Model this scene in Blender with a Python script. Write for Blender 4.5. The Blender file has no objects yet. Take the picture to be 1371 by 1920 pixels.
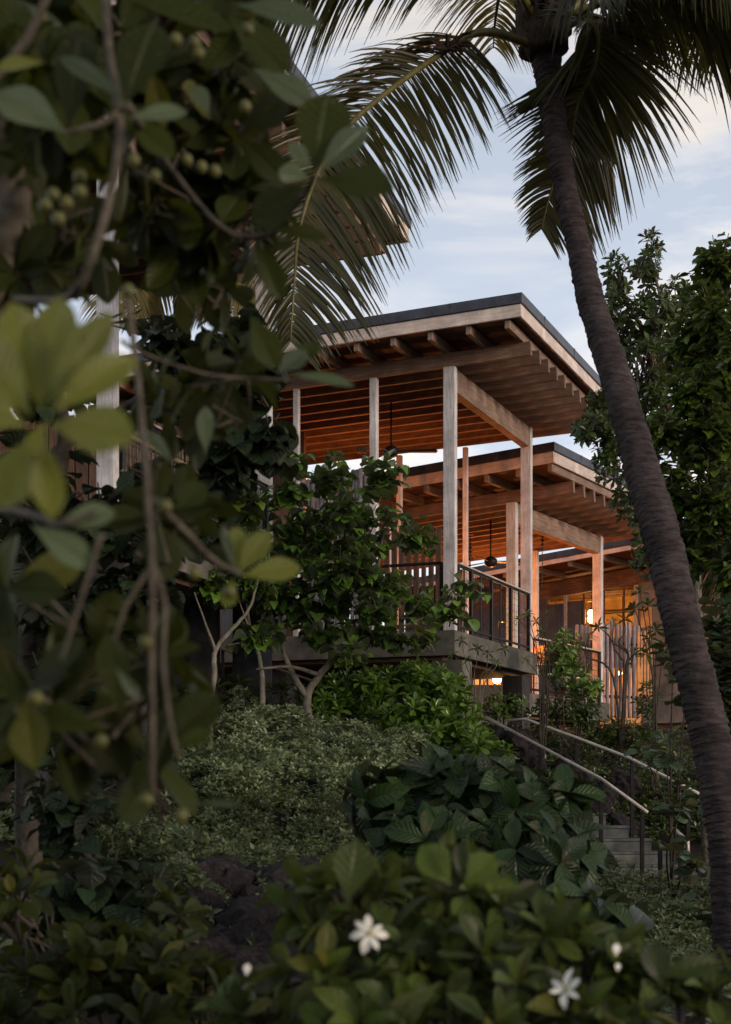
import bpy, bmesh, math, random
import numpy as np
from mathutils import Vector, Matrix, noise as mnoise

scene = bpy.context.scene
COL = scene.collection
R = math.radians
F = 2800.0            # focal length in pixels of the 1371 x 1920 photograph
CX, HY = 685.5, 1463.0  # centre column, horizon row
EYE = 1.5
TAU = 2 * math.pi


def P(px, py, d):
    """world point seen at pixel (px, py) at distance d in front of the camera"""
    return Vector(((px - CX) / F * d, d, EYE - (py - HY) / F * d))


# ------------------------------------------------------------------ camera, sky, sun, exposure
cd = bpy.data.cameras.new('camera')
cam = bpy.data.objects.new('camera', cd)
COL.objects.link(cam)
cam.location = (0, 0, EYE)
cam.rotation_euler = (R(90), 0, 0)
cd.sensor_fit = 'VERTICAL'
cd.sensor_height = 36
cd.sensor_width = 24
cd.lens = F * 36 / 1920
cd.shift_y = (HY - 960) / 1920
cd.clip_start = 0.05
cd.clip_end = 3000
cd.dof.use_dof = True
cd.dof.focus_distance = 22.0
cd.dof.aperture_fstop = 4.8
cd.dof.aperture_blades = 9
scene.camera = cam

SUN_ROT, SUN_EL = R(128), R(5)      # low, behind the camera to the right
world = bpy.data.worlds.new('World')
scene.world = world
world.use_nodes = True
wt = world.node_tree
for n in list(wt.nodes):
    wt.nodes.remove(n)


def wn(t, **k):
    n = wt.nodes.new(t)
    for a, b in k.items():
        setattr(n, a, b)
    return n


out = wn('ShaderNodeOutputWorld')
bg = wn('ShaderNodeBackground')
bg.inputs['Strength'].default_value = 0.12
sky = wn('ShaderNodeTexSky', sky_type='NISHITA')
sky.sun_disc = False
sky.sun_elevation = SUN_EL
sky.sun_rotation = SUN_ROT
sky.air_density = 1.2
sky.dust_density = 1.5
tc = wn('ShaderNodeTexCoord')
mp = wn('ShaderNodeMapping')
mp.inputs['Scale'].default_value = (1.0, 1.0, 2.8)
mp.inputs['Location'].default_value = (5.3, 0.6, 1.9)
n1 = wn('ShaderNodeTexNoise')
n1.inputs['Scale'].default_value = 3.6
n1.inputs['Detail'].default_value = 7
n1.inputs['Roughness'].default_value = 0.6
n1.inputs['Distortion'].default_value = 0.5
r1 = wn('ShaderNodeValToRGB')
r1.color_ramp.elements[0].position = 0.42
r1.color_ramp.elements[0].color = (4.5, 5.05, 6.05, 1)   # blue-grey veil
r1.color_ramp.elements[1].position = 0.60
r1.color_ramp.elements[1].color = (7.6, 7.0, 6.5, 1)      # warm cloud
e = r1.color_ramp.elements.new(0.5)
e.color = (5.95, 6.1, 6.6, 1)
sep = wn('ShaderNodeSeparateXYZ')
mr = wn('ShaderNodeMapRange')
mr.inputs['From Min'].default_value = 0.02
mr.inputs['From Max'].default_value = 0.95
mr.inputs['To Min'].default_value = 1.2
mr.inputs['To Max'].default_value = 0.26
mul = wn('ShaderNodeVectorMath', operation='SCALE')
mix = wn('ShaderNodeMixRGB', blend_type='MIX')
mix.inputs['Fac'].default_value = 0.88
L = wt.links.new
L(tc.outputs['Generated'], mp.inputs['Vector'])
L(mp.outputs['Vector'], n1.inputs['Vector'])
L(n1.outputs['Fac'], r1.inputs['Fac'])
L(tc.outputs['Generated'], sep.inputs[0])
L(sep.outputs['Z'], mr.inputs['Value'])
L(r1.outputs['Color'], mul.inputs[0])
L(mr.outputs['Result'], mul.inputs['Scale'])
L(sky.outputs['Color'], mix.inputs['Color1'])
L(mul.outputs['Vector'], mix.inputs['Color2'])
L(mix.outputs['Color'], bg.inputs['Color'])
L(bg.outputs['Background'], out.inputs['Surface'])

sd = bpy.data.lights.new('sun', 'SUN')
sun = bpy.data.objects.new('sun', sd)
COL.objects.link(sun)
sd.energy = 1.55
sd.angle = R(18)
sd.color = (1.0, 0.79, 0.66)
sun.location = (20, -20, 30)
_sdir = Vector((math.sin(SUN_ROT) * math.cos(R(9)), math.cos(SUN_ROT) * math.cos(R(9)), math.sin(R(9))))
sun.rotation_euler = _sdir.to_track_quat('Z', 'Y').to_euler()

vs = scene.view_settings
vs.view_transform = 'Standard'
vs.look = 'None'
vs.exposure = 0.42
vs.gamma = 1.0
scene.cycles.use_denoising = True
scene.cycles.max_bounces = 6
scene.cycles.diffuse_bounces = 3
scene.cycles.glossy_bounces = 2
scene.cycles.transmission_bounces = 3
scene.cycles.transparent_max_bounces = 4
scene.cycles.sample_clamp_indirect = 4
scene.render.film_transparent = False

# ------------------------------------------------------------------ materials
MATS = {}


def nodemat(name):
    m = bpy.data.materials.new(name)
    m.use_nodes = True
    MATS[name] = m
    t = m.node_tree
    b = t.nodes['Principled BSDF']
    return m, t, b


def rgb(c):
    return (c[0], c[1], c[2], 1)


def noisy(name, c1, c2, scale=8.0, rough=0.8, stretch=(1, 1, 1), bump=0.3, bscale=None, metal=0.0, detail=5,
          lo=0.35, hi=0.65, spec=0.3, patch=0.45, pscale=1.6):
    m, t, b = nodemat(name)
    N = t.nodes.new
    co = N('ShaderNodeTexCoord')
    ma = N('ShaderNodeMapping')
    ma.inputs['Scale'].default_value = stretch
    no = N('ShaderNodeTexNoise')
    no.inputs['Scale'].default_value = scale
    no.inputs['Detail'].default_value = detail
    no.inputs['Roughness'].default_value = 0.6
    cr = N('ShaderNodeValToRGB')
    cr.color_ramp.elements[0].position = lo
    cr.color_ramp.elements[0].color = rgb(c1)
    cr.color_ramp.elements[1].position = hi
    cr.color_ramp.elements[1].color = rgb(c2)
    oi = N('ShaderNodeObjectInfo')
    hs = N('ShaderNodeHueSaturation')
    mrr = N('ShaderNodeMapRange')
    mrr.inputs['To Min'].default_value = 0.85
    mrr.inputs['To Max'].default_value = 1.12
    t.links.new(oi.outputs['Random'], mrr.inputs['Value'])
    t.links.new(mrr.outputs['Result'], hs.inputs['Value'])
    t.links.new(co.outputs['Object'], ma.inputs['Vector'])
    t.links.new(ma.outputs['Vector'], no.inputs['Vector'])
    t.links.new(no.outputs['Fac'], cr.inputs['Fac'])
    pn = N('ShaderNodeTexNoise')
    pn.inputs['Scale'].default_value = pscale
    pn.inputs['Detail'].default_value = 6
    pn.inputs['Roughness'].default_value = 0.7
    pr = N('ShaderNodeMapRange')
    pr.inputs['From Min'].default_value = 0.3
    pr.inputs['From Max'].default_value = 0.7
    pr.inputs['To Min'].default_value = 1 - patch
    pr.inputs['To Max'].default_value = 1 + patch * .7
    pm = N('ShaderNodeMixRGB')
    pm.blend_type = 'MULTIPLY'
    pm.inputs['Fac'].default_value = 1
    t.links.new(co.outputs['Object'], pn.inputs['Vector'])
    t.links.new(pn.outputs['Fac'], pr.inputs['Value'])
    t.links.new(cr.outputs['Color'], pm.inputs['Color1'])
    t.links.new(pr.outputs['Result'], pm.inputs['Color2'])
    t.links.new(pm.outputs['Color'], hs.inputs['Color'])
    t.links.new(hs.outputs['Color'], b.inputs['Base Color'])
    b.inputs['Roughness'].default_value = rough
    b.inputs['Metallic'].default_value = metal
    b.inputs['Specular IOR Level'].default_value = spec
    if bump:
        bu = N('ShaderNodeBump')
        bu.inputs['Strength'].default_value = bump
        bu.inputs['Distance'].default_value = 0.02
        n2 = N('ShaderNodeTexNoise')
        n2.inputs['Scale'].default_value = bscale or scale * 2.5
        n2.inputs['Detail'].default_value = 6
        t.links.new(ma.outputs['Vector'], n2.inputs['Vector'])
        t.links.new(n2.outputs['Fac'], bu.inputs['Height'])
        t.links.new(bu.outputs['Normal'], b.inputs['Normal'])
    return m


def leafmat(name, ca, cb, rough=0.42, trans=0.25, tcol=None, vein=0.0, nveins=9, under=None, spec=0.5, yellow=0.0):
    """leaf material: per-leaf colour variation, optional veins from UV, paler underside"""
    m, t, b = nodemat(name)
    N = t.nodes.new
    LK = t.links.new
    at = N('ShaderNodeAttribute')
    at.attribute_name = 'var'
    oi = N('ShaderNodeObjectInfo')
    ad = N('ShaderNodeMath')
    ad.operation = 'ADD'
    fr = N('ShaderNodeMath')
    fr.operation = 'FRACT'
    LK(at.outputs['Fac'], ad.inputs[0])
    LK(oi.outputs['Random'], ad.inputs[1])
    LK(ad.outputs[0], fr.inputs[0])
    mx = N('ShaderNodeValToRGB')
    mx.color_ramp.elements[0].color = rgb(ca)
    mx.color_ramp.elements[0].position = 0.0
    mx.color_ramp.elements[1].color = rgb(cb)
    mx.color_ramp.elements[1].position = 0.9
    if yellow:
        ye = mx.color_ramp.elements.new(0.97)
        ye.color = (0.085, 0.085, 0.014, 1)
    LK(fr.outputs[0], mx.inputs['Fac'])
    col = mx.outputs['Color']
    # soft mottling
    tcn = N('ShaderNodeTexCoord')
    no = N('ShaderNodeTexNoise')
    no.inputs['Scale'].default_value = 3.5
    no.inputs['Detail'].default_value = 3
    LK(tcn.outputs['Object'], no.inputs['Vector'])
    mo = N('ShaderNodeMixRGB')
    mo.blend_type = 'MULTIPLY'
    mo.inputs['Fac'].default_value = 0.5
    LK(col, mo.inputs['Color1'])
    mrr = N('ShaderNodeMapRange')
    mrr.inputs['To Min'].default_value = 0.6
    mrr.inputs['To Max'].default_value = 1.5
    LK(no.outputs['Fac'], mrr.inputs['Value'])
    LK(mrr.outputs['Result'], mo.inputs['Color2'])
    col = mo.outputs['Color']
    if vein:
        sp0 = N('ShaderNodeTexNoise')
        sp0.inputs['Scale'].default_value = 11
        sp0.inputs['Detail'].default_value = 3
        av = N('ShaderNodeVectorMath')
        LK(tcn.outputs['Object'], av.inputs[0])
        LK(oi.outputs['Random'], av.inputs[1])
        LK(av.outputs[0], sp0.inputs['Vector'])
        th = N('ShaderNodeMapRange')
        th.inputs['From Min'].default_value = 0.63
        th.inputs['From Max'].default_value = 0.70
        th.inputs['To Max'].default_value = 0.75
        LK(sp0.outputs['Fac'], th.inputs['Value'])
        bl = N('ShaderNodeMixRGB')
        LK(th.outputs['Result'], bl.inputs['Fac'])
        LK(col, bl.inputs['Color1'])
        bl.inputs['Color2'].default_value = (0.06, 0.042, 0.015, 1)
        col = bl.outputs['Color']
        uv = N('ShaderNodeUVMap')
        sp = N('ShaderNodeSeparateXYZ')
        LK(uv.outputs['UV'], sp.inputs[0])
        ab = N('ShaderNodeMath')          # |u|
        ab.operation = 'ABSOLUTE'
        LK(sp.outputs['X'], ab.inputs[0])
        m1 = N('ShaderNodeMath')          # v*n - |u|*1.6
        m1.operation = 'MULTIPLY_ADD'
        LK(sp.outputs['Y'], m1.inputs[0])
        m1.inputs[1].default_value = nveins
        m2 = N('ShaderNodeMath')
        m2.operation = 'MULTIPLY'
        LK(ab.outputs[0], m2.inputs[0])
        m2.inputs[1].default_value = -2.0
        LK(m2.outputs[0], m1.inputs[2])
        f2 = N('ShaderNodeMath')
        f2.operation = 'PINGPONG'
        f2.inputs[1].default_value = 0.5
        LK(m1.outputs[0], f2.inputs[0])
        mn = N('ShaderNodeMath')
        mn.operation = 'MINIMUM'
        if nveins:
            LK(f2.outputs[0], mn.inputs[0])
        else:
            mn.inputs[0].default_value = 1.0
        ms = N('ShaderNodeMath')
        ms.operation = 'MULTIPLY'
        ms.inputs[1].default_value = 1.6
        LK(ab.outputs[0], ms.inputs[0])
        LK(ms.outputs[0], mn.inputs[1])
        rr = N('ShaderNodeMapRange')
        rr.inputs['From Min'].default_value = 0.03
        rr.inputs['From Max'].default_value = 0.12
        rr.inputs['To Min'].default_value = vein
        rr.inputs['To Max'].default_value = 0.0
        LK(mn.outputs[0], rr.inputs['Value'])
        mv = N('ShaderNodeMixRGB')
        LK(rr.outputs['Result'], mv.inputs['Fac'])
        LK(col, mv.inputs['Color1'])
        mv.inputs['Color2'].default_value = (min(1, cb[0] * 1.8 + .02), min(1, cb[1] * 1.5 + .03), min(1, cb[2] * 1.5 + .02), 1)
        col = mv.outputs['Color']
        bu = N('ShaderNodeBump')
        bu.inputs['Strength'].default_value = 0.6
        bu.inputs['Distance'].default_value = 0.006
        rb = N('ShaderNodeMapRange')
        rb.inputs['From Max'].default_value = 0.25
        LK(mn.outputs[0], rb.inputs['Value'])
        LK(rb.outputs['Result'], bu.inputs['Height'])
        LK(bu.outputs['Normal'], b.inputs['Normal'])
    if under:
        ge = N('ShaderNodeNewGeometry')
        mu = N('ShaderNodeMixRGB')
        LK(ge.outputs['Backfacing'], mu.inputs['Fac'])
        LK(col, mu.inputs['Color1'])
        mu.inputs['Color2'].default_value = rgb(under)
        col = mu.outputs['Color']
    LK(col, b.inputs['Base Color'])
    b.inputs['Roughness'].default_value = rough
    b.inputs['Specular IOR Level'].default_value = spec
    if trans:
        tr = N('ShaderNodeBsdfTranslucent')
        if tcol:
            tr.inputs['Color'].default_value = rgb(tcol)
        else:
            sc = N('ShaderNodeMixRGB')
            sc.blend_type = 'MULTIPLY'
            sc.inputs['Fac'].default_value = 1
            LK(col, sc.inputs['Color1'])
            sc.inputs['Color2'].default_value = (2.2, 2.0, 0.8, 1)
            LK(sc.outputs['Color'], tr.inputs['Color'])
        ms_ = N('ShaderNodeMixShader')
        ms_.inputs['Fac'].default_value = trans
        LK(b.outputs[0], ms_.inputs[1])
        LK(tr.outputs[0], ms_.inputs[2])
        LK(ms_.outputs[0], t.nodes['Material Output'].inputs['Surface'])
    return m


def emit(name, c, s):
    m, t, b = nodemat(name)
    b.inputs['Base Color'].default_value = rgb(c)
    b.inputs['Emission Color'].default_value = rgb(c)
    b.inputs['Emission Strength'].default_value = s
    return m


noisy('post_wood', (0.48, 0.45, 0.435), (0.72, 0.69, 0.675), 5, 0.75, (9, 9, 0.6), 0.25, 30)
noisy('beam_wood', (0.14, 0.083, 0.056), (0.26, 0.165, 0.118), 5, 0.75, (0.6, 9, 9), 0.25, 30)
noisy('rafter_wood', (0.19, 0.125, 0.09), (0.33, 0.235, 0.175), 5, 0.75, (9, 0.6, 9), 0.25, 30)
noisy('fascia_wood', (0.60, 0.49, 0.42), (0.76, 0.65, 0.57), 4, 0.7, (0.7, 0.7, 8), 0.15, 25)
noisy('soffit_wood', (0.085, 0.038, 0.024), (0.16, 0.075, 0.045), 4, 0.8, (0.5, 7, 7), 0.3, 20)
noisy('flashing_metal', (0.05, 0.055, 0.07), (0.075, 0.08, 0.095), 6, 0.45, (1, 1, 1), 0.05, metal=0.6)
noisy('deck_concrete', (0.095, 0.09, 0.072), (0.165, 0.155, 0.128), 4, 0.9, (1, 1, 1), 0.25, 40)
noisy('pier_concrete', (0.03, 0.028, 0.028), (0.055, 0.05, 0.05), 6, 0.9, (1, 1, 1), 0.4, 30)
noisy('step_concrete', (0.075, 0.085, 0.08), (0.15, 0.16, 0.15), 6, 0.9, (1, 1, 1), 0.3, 60)
noisy('dark_metal', (0.012, 0.011, 0.012), (0.022, 0.02, 0.02), 10, 0.5, (1, 1, 1), 0.05, metal=0.4)
noisy('rail_wood', (0.40, 0.32, 0.25), (0.55, 0.46, 0.38), 5, 0.45, (6, 0.6, 6), 0.1)
noisy('steel_rail', (0.58, 0.52, 0.46), (0.72, 0.66, 0.6), 8, 0.35, (1, 1, 1), 0.03, metal=0.15)
noisy('bamboo_pole', (0.20, 0.185, 0.20), (0.34, 0.32, 0.33), 7, 0.8, (5, 5, 1.2), 0.4, 20)
noisy('screen_wood', (0.10, 0.055, 0.035), (0.2, 0.11, 0.07), 6, 0.75, (8, 8, 0.6), 0.3)
noisy('reed', (0.14, 0.10, 0.06), (0.30, 0.24, 0.16), 9, 0.8, (6, 6, 1), 0.3)
noisy('house_plaster', (0.17, 0.16, 0.145), (0.24, 0.22, 0.20), 3, 0.9, (1, 1, 1), 0.2)
noisy('house_panel', (0.07, 0.075, 0.085), (0.11, 0.115, 0.125), 4, 0.8, (8, 8, 0.5), 0.2)
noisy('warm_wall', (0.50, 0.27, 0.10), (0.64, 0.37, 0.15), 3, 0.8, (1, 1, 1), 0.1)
noisy('palm_bark', (0.026, 0.020, 0.021), (0.078, 0.060, 0.060), 9, 0.95, (1, 1, 4.5), 0.9, 26, detail=8, patch=.7, pscale=3.2)
noisy('palm_fibre', (0.02, 0.013, 0.01), (0.075, 0.05, 0.032), 9, 0.95, (3, 3, 1), 0.9, 20)
noisy('bark_grey', (0.085, 0.07, 0.055), (0.20, 0.17, 0.135), 14, 0.9, (1, 1, 1), 0.6, 40)
noisy('bark_pale', (0.15, 0.135, 0.10), (0.29, 0.26, 0.20), 10, 0.9, (1, 1, 1), 0.5, 40)
noisy('bark_dark', (0.03, 0.025, 0.02), (0.07, 0.06, 0.045), 14, 0.9, (1, 1, 1), 0.6, 40)
noisy('twig_brown', (0.045, 0.037, 0.024), (0.10, 0.085, 0.06), 30, 0.8, (1, 1, 1), 0.4, 60)
noisy('soil', (0.007, 0.006, 0.005), (0.020, 0.016, 0.013), 1.5, 0.95, (1, 1, 1), 1.0, 12)
noisy('lava_rock', (0.010, 0.008, 0.009), (0.042, 0.034, 0.036), 7, 0.95, (1, 1, 1), 1.0, 25, lo=0.4, hi=0.75)
noisy('rope_fibre', (0.05, 0.035, 0.025), (0.11, 0.08, 0.055), 30, 0.9, (1, 1, 1), 0.5)
noisy('petal_white', (0.72, 0.72, 0.62), (0.82, 0.82, 0.74), 20, 0.5, (1, 1, 1), 0.0)
noisy('petal_heart', (0.30, 0.27, 0.08), (0.42, 0.38, 0.14), 20, 0.6, (1, 1, 1), 0.0)
noisy('petal_pink', (0.42, 0.03, 0.08), (0.62, 0.06, 0.13), 20, 0.6, (1, 1, 1), 0.0)
noisy('berry_green', (0.05, 0.06, 0.012), (0.12, 0.115, 0.025), 20, 0.4, (1, 1, 1), 0.0)
noisy('rachis_green', (0.09, 0.085, 0.025), (0.17, 0.15, 0.05), 12, 0.5, (1, 1, 1), 0.1)

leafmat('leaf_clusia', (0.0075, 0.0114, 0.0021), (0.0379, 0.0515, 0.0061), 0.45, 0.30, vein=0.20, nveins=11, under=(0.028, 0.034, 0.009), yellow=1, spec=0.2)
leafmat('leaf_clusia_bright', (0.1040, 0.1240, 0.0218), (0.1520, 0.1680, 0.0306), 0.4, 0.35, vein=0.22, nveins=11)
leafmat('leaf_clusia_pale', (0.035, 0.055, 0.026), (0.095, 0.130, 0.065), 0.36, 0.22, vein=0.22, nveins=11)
leafmat('leaf_milo', (0.0042, 0.0088, 0.0040), (0.0193, 0.0382, 0.0157), 0.5, 0.18, vein=0.2, nveins=5, under=(0.024, 0.031, 0.022), spec=0.2)
leafmat('leaf_hau', (0.0186, 0.0387, 0.0075), (0.2049, 0.3804, 0.0580), 0.24, 0.22, vein=0.0, spec=0.7, under=(0.10, 0.13, 0.075), yellow=1)
leafmat('leaf_naupaka', (0.0250, 0.0475, 0.0068), (0.1227, 0.2288, 0.0284), 0.23, 0.25, vein=0.2, nveins=0)
leafmat('leaf_small', (0.048, 0.070, 0.034), (0.28, 0.35, 0.19), 0.55, 0.2)
leafmat('leaf_small_dark', (0.022, 0.034, 0.013), (0.11, 0.145, 0.060), 0.5, 0.2)
leafmat('leaf_noni', (0.0045, 0.0109, 0.0028), (0.0221, 0.0488, 0.0112), 0.42, 0.12, vein=0.25, nveins=8, under=(0.035, 0.05, 0.025), spec=0.28)
leafmat('leaf_gardenia', (0.0086, 0.0162, 0.0027), (0.0676, 0.1062, 0.0121), 0.42, 0.25, vein=0.3, nveins=7, under=(0.06, 0.08, 0.025), yellow=1, spec=0.35)
leafmat('leaf_magnolia', (0.0124, 0.0210, 0.0060), (0.0643, 0.1095, 0.0197), 0.35, 0.2, under=(0.06, 0.075, 0.035))
leafmat('leaf_almond', (0.0266, 0.0465, 0.0077), (0.1609, 0.2737, 0.0328), 0.33, 0.25, vein=0.25, nveins=7, under=(0.07, 0.10, 0.04))
leafmat('leaf_seagrape', (0.0140, 0.0290, 0.0126), (0.0626, 0.1248, 0.0561), 0.42, 0.15, vein=0.3, nveins=5, under=(0.09, 0.10, 0.06))
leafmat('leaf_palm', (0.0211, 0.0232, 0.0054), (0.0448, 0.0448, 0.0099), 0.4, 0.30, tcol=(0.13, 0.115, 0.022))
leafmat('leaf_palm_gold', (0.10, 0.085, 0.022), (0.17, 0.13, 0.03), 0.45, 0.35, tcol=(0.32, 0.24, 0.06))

emit('bulb_glow', (1.0, 0.62, 0.24), 120)
emit('globe_glow', (1.0, 0.66, 0.34), 3.5)
emit('tiny_glow', (1.0, 0.5, 0.14), 12)
gm, gt, gb = nodemat('window_glass')
gb.inputs['Base Color'].default_value = (0.8, 0.85, 0.85, 1)
gb.inputs['Roughness'].default_value = 0.02
gb.inputs['Transmission Weight'].default_value = 1.0
gb.inputs['IOR'].default_value = 1.1


# ------------------------------------------------------------------ object helpers
def empty(name, label, cat, loc=(0, 0, 0), yaw=0.0, group=None):
    o = bpy.data.objects.new(name, None)
    o.empty_display_size = 0.2
    o.location = loc
    o.rotation_euler = (0, 0, yaw)
    o['label'] = label
    o['category'] = cat
    if group:
        o['group'] = group
    COL.objects.link(o)
    return o


def put(name, mesh, parent=None, mat=None, loc=None, rot=None, mtx=None, kind=None, label=None):
    o = bpy.data.objects.new(name, mesh)
    if mat and not mesh.materials:
        mesh.materials.append(MATS[mat])
    if parent is not None:
        o.parent = parent
    if mtx is not None:
        o.matrix_basis = mtx
    if loc is not None:
        o.location = loc
    if rot is not None:
        o.rotation_euler = rot
    if kind:
        o['kind'] = kind
    if label:
        o['label'] = label
    COL.objects.link(o)
    return o


BOXC = {}


def box_mesh(sx, sy, sz, mat, bev=0.006):
    key = (round(sx, 3), round(sy, 3), round(sz, 3), mat)
    if key in BOXC:
        return BOXC[key]
    bm = bmesh.new()
    bmesh.ops.create_cube(bm, size=1.0)
    bmesh.ops.scale(bm, vec=(sx, sy, sz), verts=bm.verts)
    b = min(bev, min(sx, sy, sz) * 0.2)
    if b > 0.0005:
        bmesh.ops.bevel(bm, geom=bm.edges[:], offset=b, segments=1, affect='EDGES')
    me = bpy.data.meshes.new('box')
    bm.to_mesh(me)
    bm.free()
    me.materials.append(MATS[mat])
    BOXC[key] = me
    return me


def box(name, parent, mat, x0, x1, y0, y1, z0, z1, tilt=0.0, **k):
    """box in the parent's frame; tilt = rise per metre along x (applied about x = 0)"""
    a = math.atan(tilt)
    sx = (x1 - x0) / math.cos(a)
    me = box_mesh(sx, y1 - y0, z1 - z0, mat)
    xc, yc, zc = (x0 + x1) / 2, (y0 + y1) / 2, (z0 + z1) / 2
    return put(name, me, parent, loc=(xc, yc, zc + tilt * xc), rot=(0, -a, 0), **k)


class Acc:
    """collects polygons and builds one mesh"""
    def __init__(s):
        s.v, s.f, s.n = [], [], 0
        s.var = []

    def add(s, verts, faces):
        s.v.extend(verts)
        n = s.n
        s.f.extend([tuple(i + n for i in f) for f in faces])
        s.n += len(verts)

    def tube(s, pts, rad, sides=6, cap=True):
        pts = [Vector(p) for p in pts]
        m = len(pts)
        if not hasattr(rad, '__len__'):
            rad = [rad] * m
        up = None
        vs_, fs = [], []
        for i, p in enumerate(pts):
            t = (pts[min(i + 1, m - 1)] - pts[max(i - 1, 0)])
            if t.length < 1e-9:
                t = Vector((0, 0, 1))
            t.normalize()
            if up is None:
                up = Vector((1, 0, 0)) if abs(t.x) < 0.8 else Vector((0, 1, 0))
            a = (up - t * up.dot(t))
            if a.length < 1e-6:
                a = t.orthogonal()
            a.normalize()
            up = a
            b = t.cross(a)
            for k in range(sides):
                an = TAU * k / sides
                vs_.append(tuple(p + (a * math.cos(an) + b * math.sin(an)) * rad[i]))
        for i in range(m - 1):
            for k in range(sides):
                k2 = (k + 1) % sides
                fs.append((i * sides + k, i * sides + k2, (i + 1) * sides + k2, (i + 1) * sides + k))
        if cap:
            fs.append(tuple(range(sides))[::-1])
            fs.append(tuple((m - 1) * sides + k for k in range(sides)))
        s.add(vs_, fs)

    def mesh(s, name, mat, smooth=True, origin=None):
        me = bpy.data.meshes.new(name)
        v = s.v
        if origin is not None:
            v = [(a[0] - origin[0], a[1] - origin[1], a[2] - origin[2]) for a in v]
        me.from_pydata(v, [], s.f)
        if smooth:
            me.polygons.foreach_set('use_smooth', [True] * len(me.polygons))
        me.materials.append(MATS[mat])
        me.update()
        return me


def spline(pts, n=8):
    """Catmull-Rom through points"""
    pts = [Vector(p) for p in pts]
    if len(pts) < 3:
        return [pts[0].lerp(pts[-1], i / n) for i in range(n + 1)]
    q = [pts[0] * 2 - pts[1]] + pts + [pts[-1] * 2 - pts[-2]]
    o = []
    for i in range(1, len(q) - 2):
        a, b, c, d = q[i - 1], q[i], q[i + 1], q[i + 2]
        for k in range(n):
            t = k / n
            o.append(0.5 * ((2 * b) + (c - a) * t + (2 * a - 5 * b + 4 * c - d) * t * t + (3 * b - 3 * c + d - a) * t ** 3))
    o.append(pts[-1])
    return o


# ------------------------------------------------------------------ terrain
CTRL = [(0, 0, 0), (-3, 0, .2), (3, 0, 0), (0, -6, 0), (-1.3, 6, .62), (0, 6, .2), (2.5, 6, -.1), (-2.6, 5, .7), (-.55, 6.2, .72), (-2, 10, 1.15),
        (0, 10, .75), (2, 10, .1), (4, 10, -.1), (8, 10, 0), (-4, 15, 2.0), (-1, 15, 1.75), (1, 15, 1.15), (3, 15, .1), (6, 15, .0),
        (-1.3, 19, 2.4), (1, 19, 1.9), (3.6, 19, -.1), (5, 19, -.1), (4.2, 19.6, -.05), (1.5, 23, 2.35), (3.4, 23, 1.5), (5.5, 24, 1.7),
        (-5, 22, 2.7), (2, 27, 2.5), (5, 30, 2.5), (10, 30, 2.6), (0, 35, 2.8), (10, 20, .8), (15, 40, 3), (-15, 40, 4),
        (-15, 10, 2), (15, 0, 0), (-15, -10, 0), (4.4, 21, .45), (0, 3, .05), (1.2, 4, .0), (3.7, 12, -.05)]
CA = np.array(CTRL, float)


def ground_z(x, y):
    d2 = (CA[:, 0] - x) ** 2 + (CA[:, 1] - y) ** 2 + 0.15
    w = d2 ** -1.6
    return float((w * CA[:, 2]).sum() / w.sum())


_GX = np.arange(-40, 40.01, .25)
_GY = np.arange(-12, 52.01, .25)
_xx, _yy = np.meshgrid(_GX, _GY)
_num = np.zeros_like(_xx)
_den = np.zeros_like(_xx)
for _c in CTRL:
    _w = ((_xx - _c[0]) ** 2 + (_yy - _c[1]) ** 2 + .15) ** -1.6
    _num += _w * _c[2]
    _den += _w
_GZ = _num / _den
_slow = ground_z


def ground_z(x, y):
    fx, fy = (x + 40) * 4, (y + 12) * 4
    i, j = int(fx), int(fy)
    if i < 0 or j < 0 or i >= len(_GX) - 1 or j >= len(_GY) - 1:
        return _slow(x, y)
    fx -= i
    fy -= j
    g = _GZ
    return float((g[j, i] * (1 - fx) + g[j, i + 1] * fx) * (1 - fy) + (g[j + 1, i] * (1 - fx) + g[j + 1, i + 1] * fx) * fy)


def build_ground():
    xs = np.concatenate([np.linspace(-600, -30, 12), np.linspace(-26, 26, 90), np.linspace(30, 600, 12)])
    ys = np.concatenate([np.linspace(-200, -12, 8), np.linspace(-8, 45, 100), np.linspace(52, 1200, 14)])
    v = []
    for y in ys:
        for x in xs:
            z = ground_z(x, y)
            if abs(x) < 30 and -10 < y < 50:
                z += 0.10 * mnoise.noise(Vector((x * 1.1, y * 1.1, 0))) + 0.05 * mnoise.noise(Vector((x * 3.7, y * 3.7, 3)))
            v.append((float(x), float(y), z))
    nx = len(xs)
    f = [(j * nx + i, j * nx + i + 1, (j + 1) * nx + i + 1, (j + 1) * nx + i) for j in range(len(ys) - 1) for i in range(nx - 1)]
    me = bpy.data.meshes.new('ground')
    me.from_pydata(v, [], f)
    me.polygons.foreach_set('use_smooth', [True] * len(f))
    me.materials.append(MATS['soil'])
    put('ground', me, kind='structure')


build_ground()


# ------------------------------------------------------------------ pavilions
def pole_mesh(h, r, seed, mat):
    rs = random.Random(seed)
    a = Acc()
    n = 7
    pts, rad = [], []
    for i in range(n + 1):
        t = i / n
        pts.append((rs.uniform(-.006, .006), rs.uniform(-.006, .006), h * t))
        rad.append(r * rs.uniform(.88, 1.08))
    pts.append((0, 0, h + r * .35))
    rad.append(r * .45)
    a.tube(pts, rad, 8)
    return a.mesh('pole', mat)


POLES = {}


def pole(parent, x, y, z0, h, r, mat, rs, name='pole'):
    key = (round(h * 10), round(r, 3), mat, rs.randrange(4))
    if key not in POLES:
        POLES[key] = pole_mesh(round(h * 10) / 10, r, len(POLES), mat)
    return put(name, POLES[key], parent, loc=(x, y, z0), rot=(rs.uniform(-.008, .008), rs.uniform(-.008, .008), rs.uniform(0, 6)))


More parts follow.
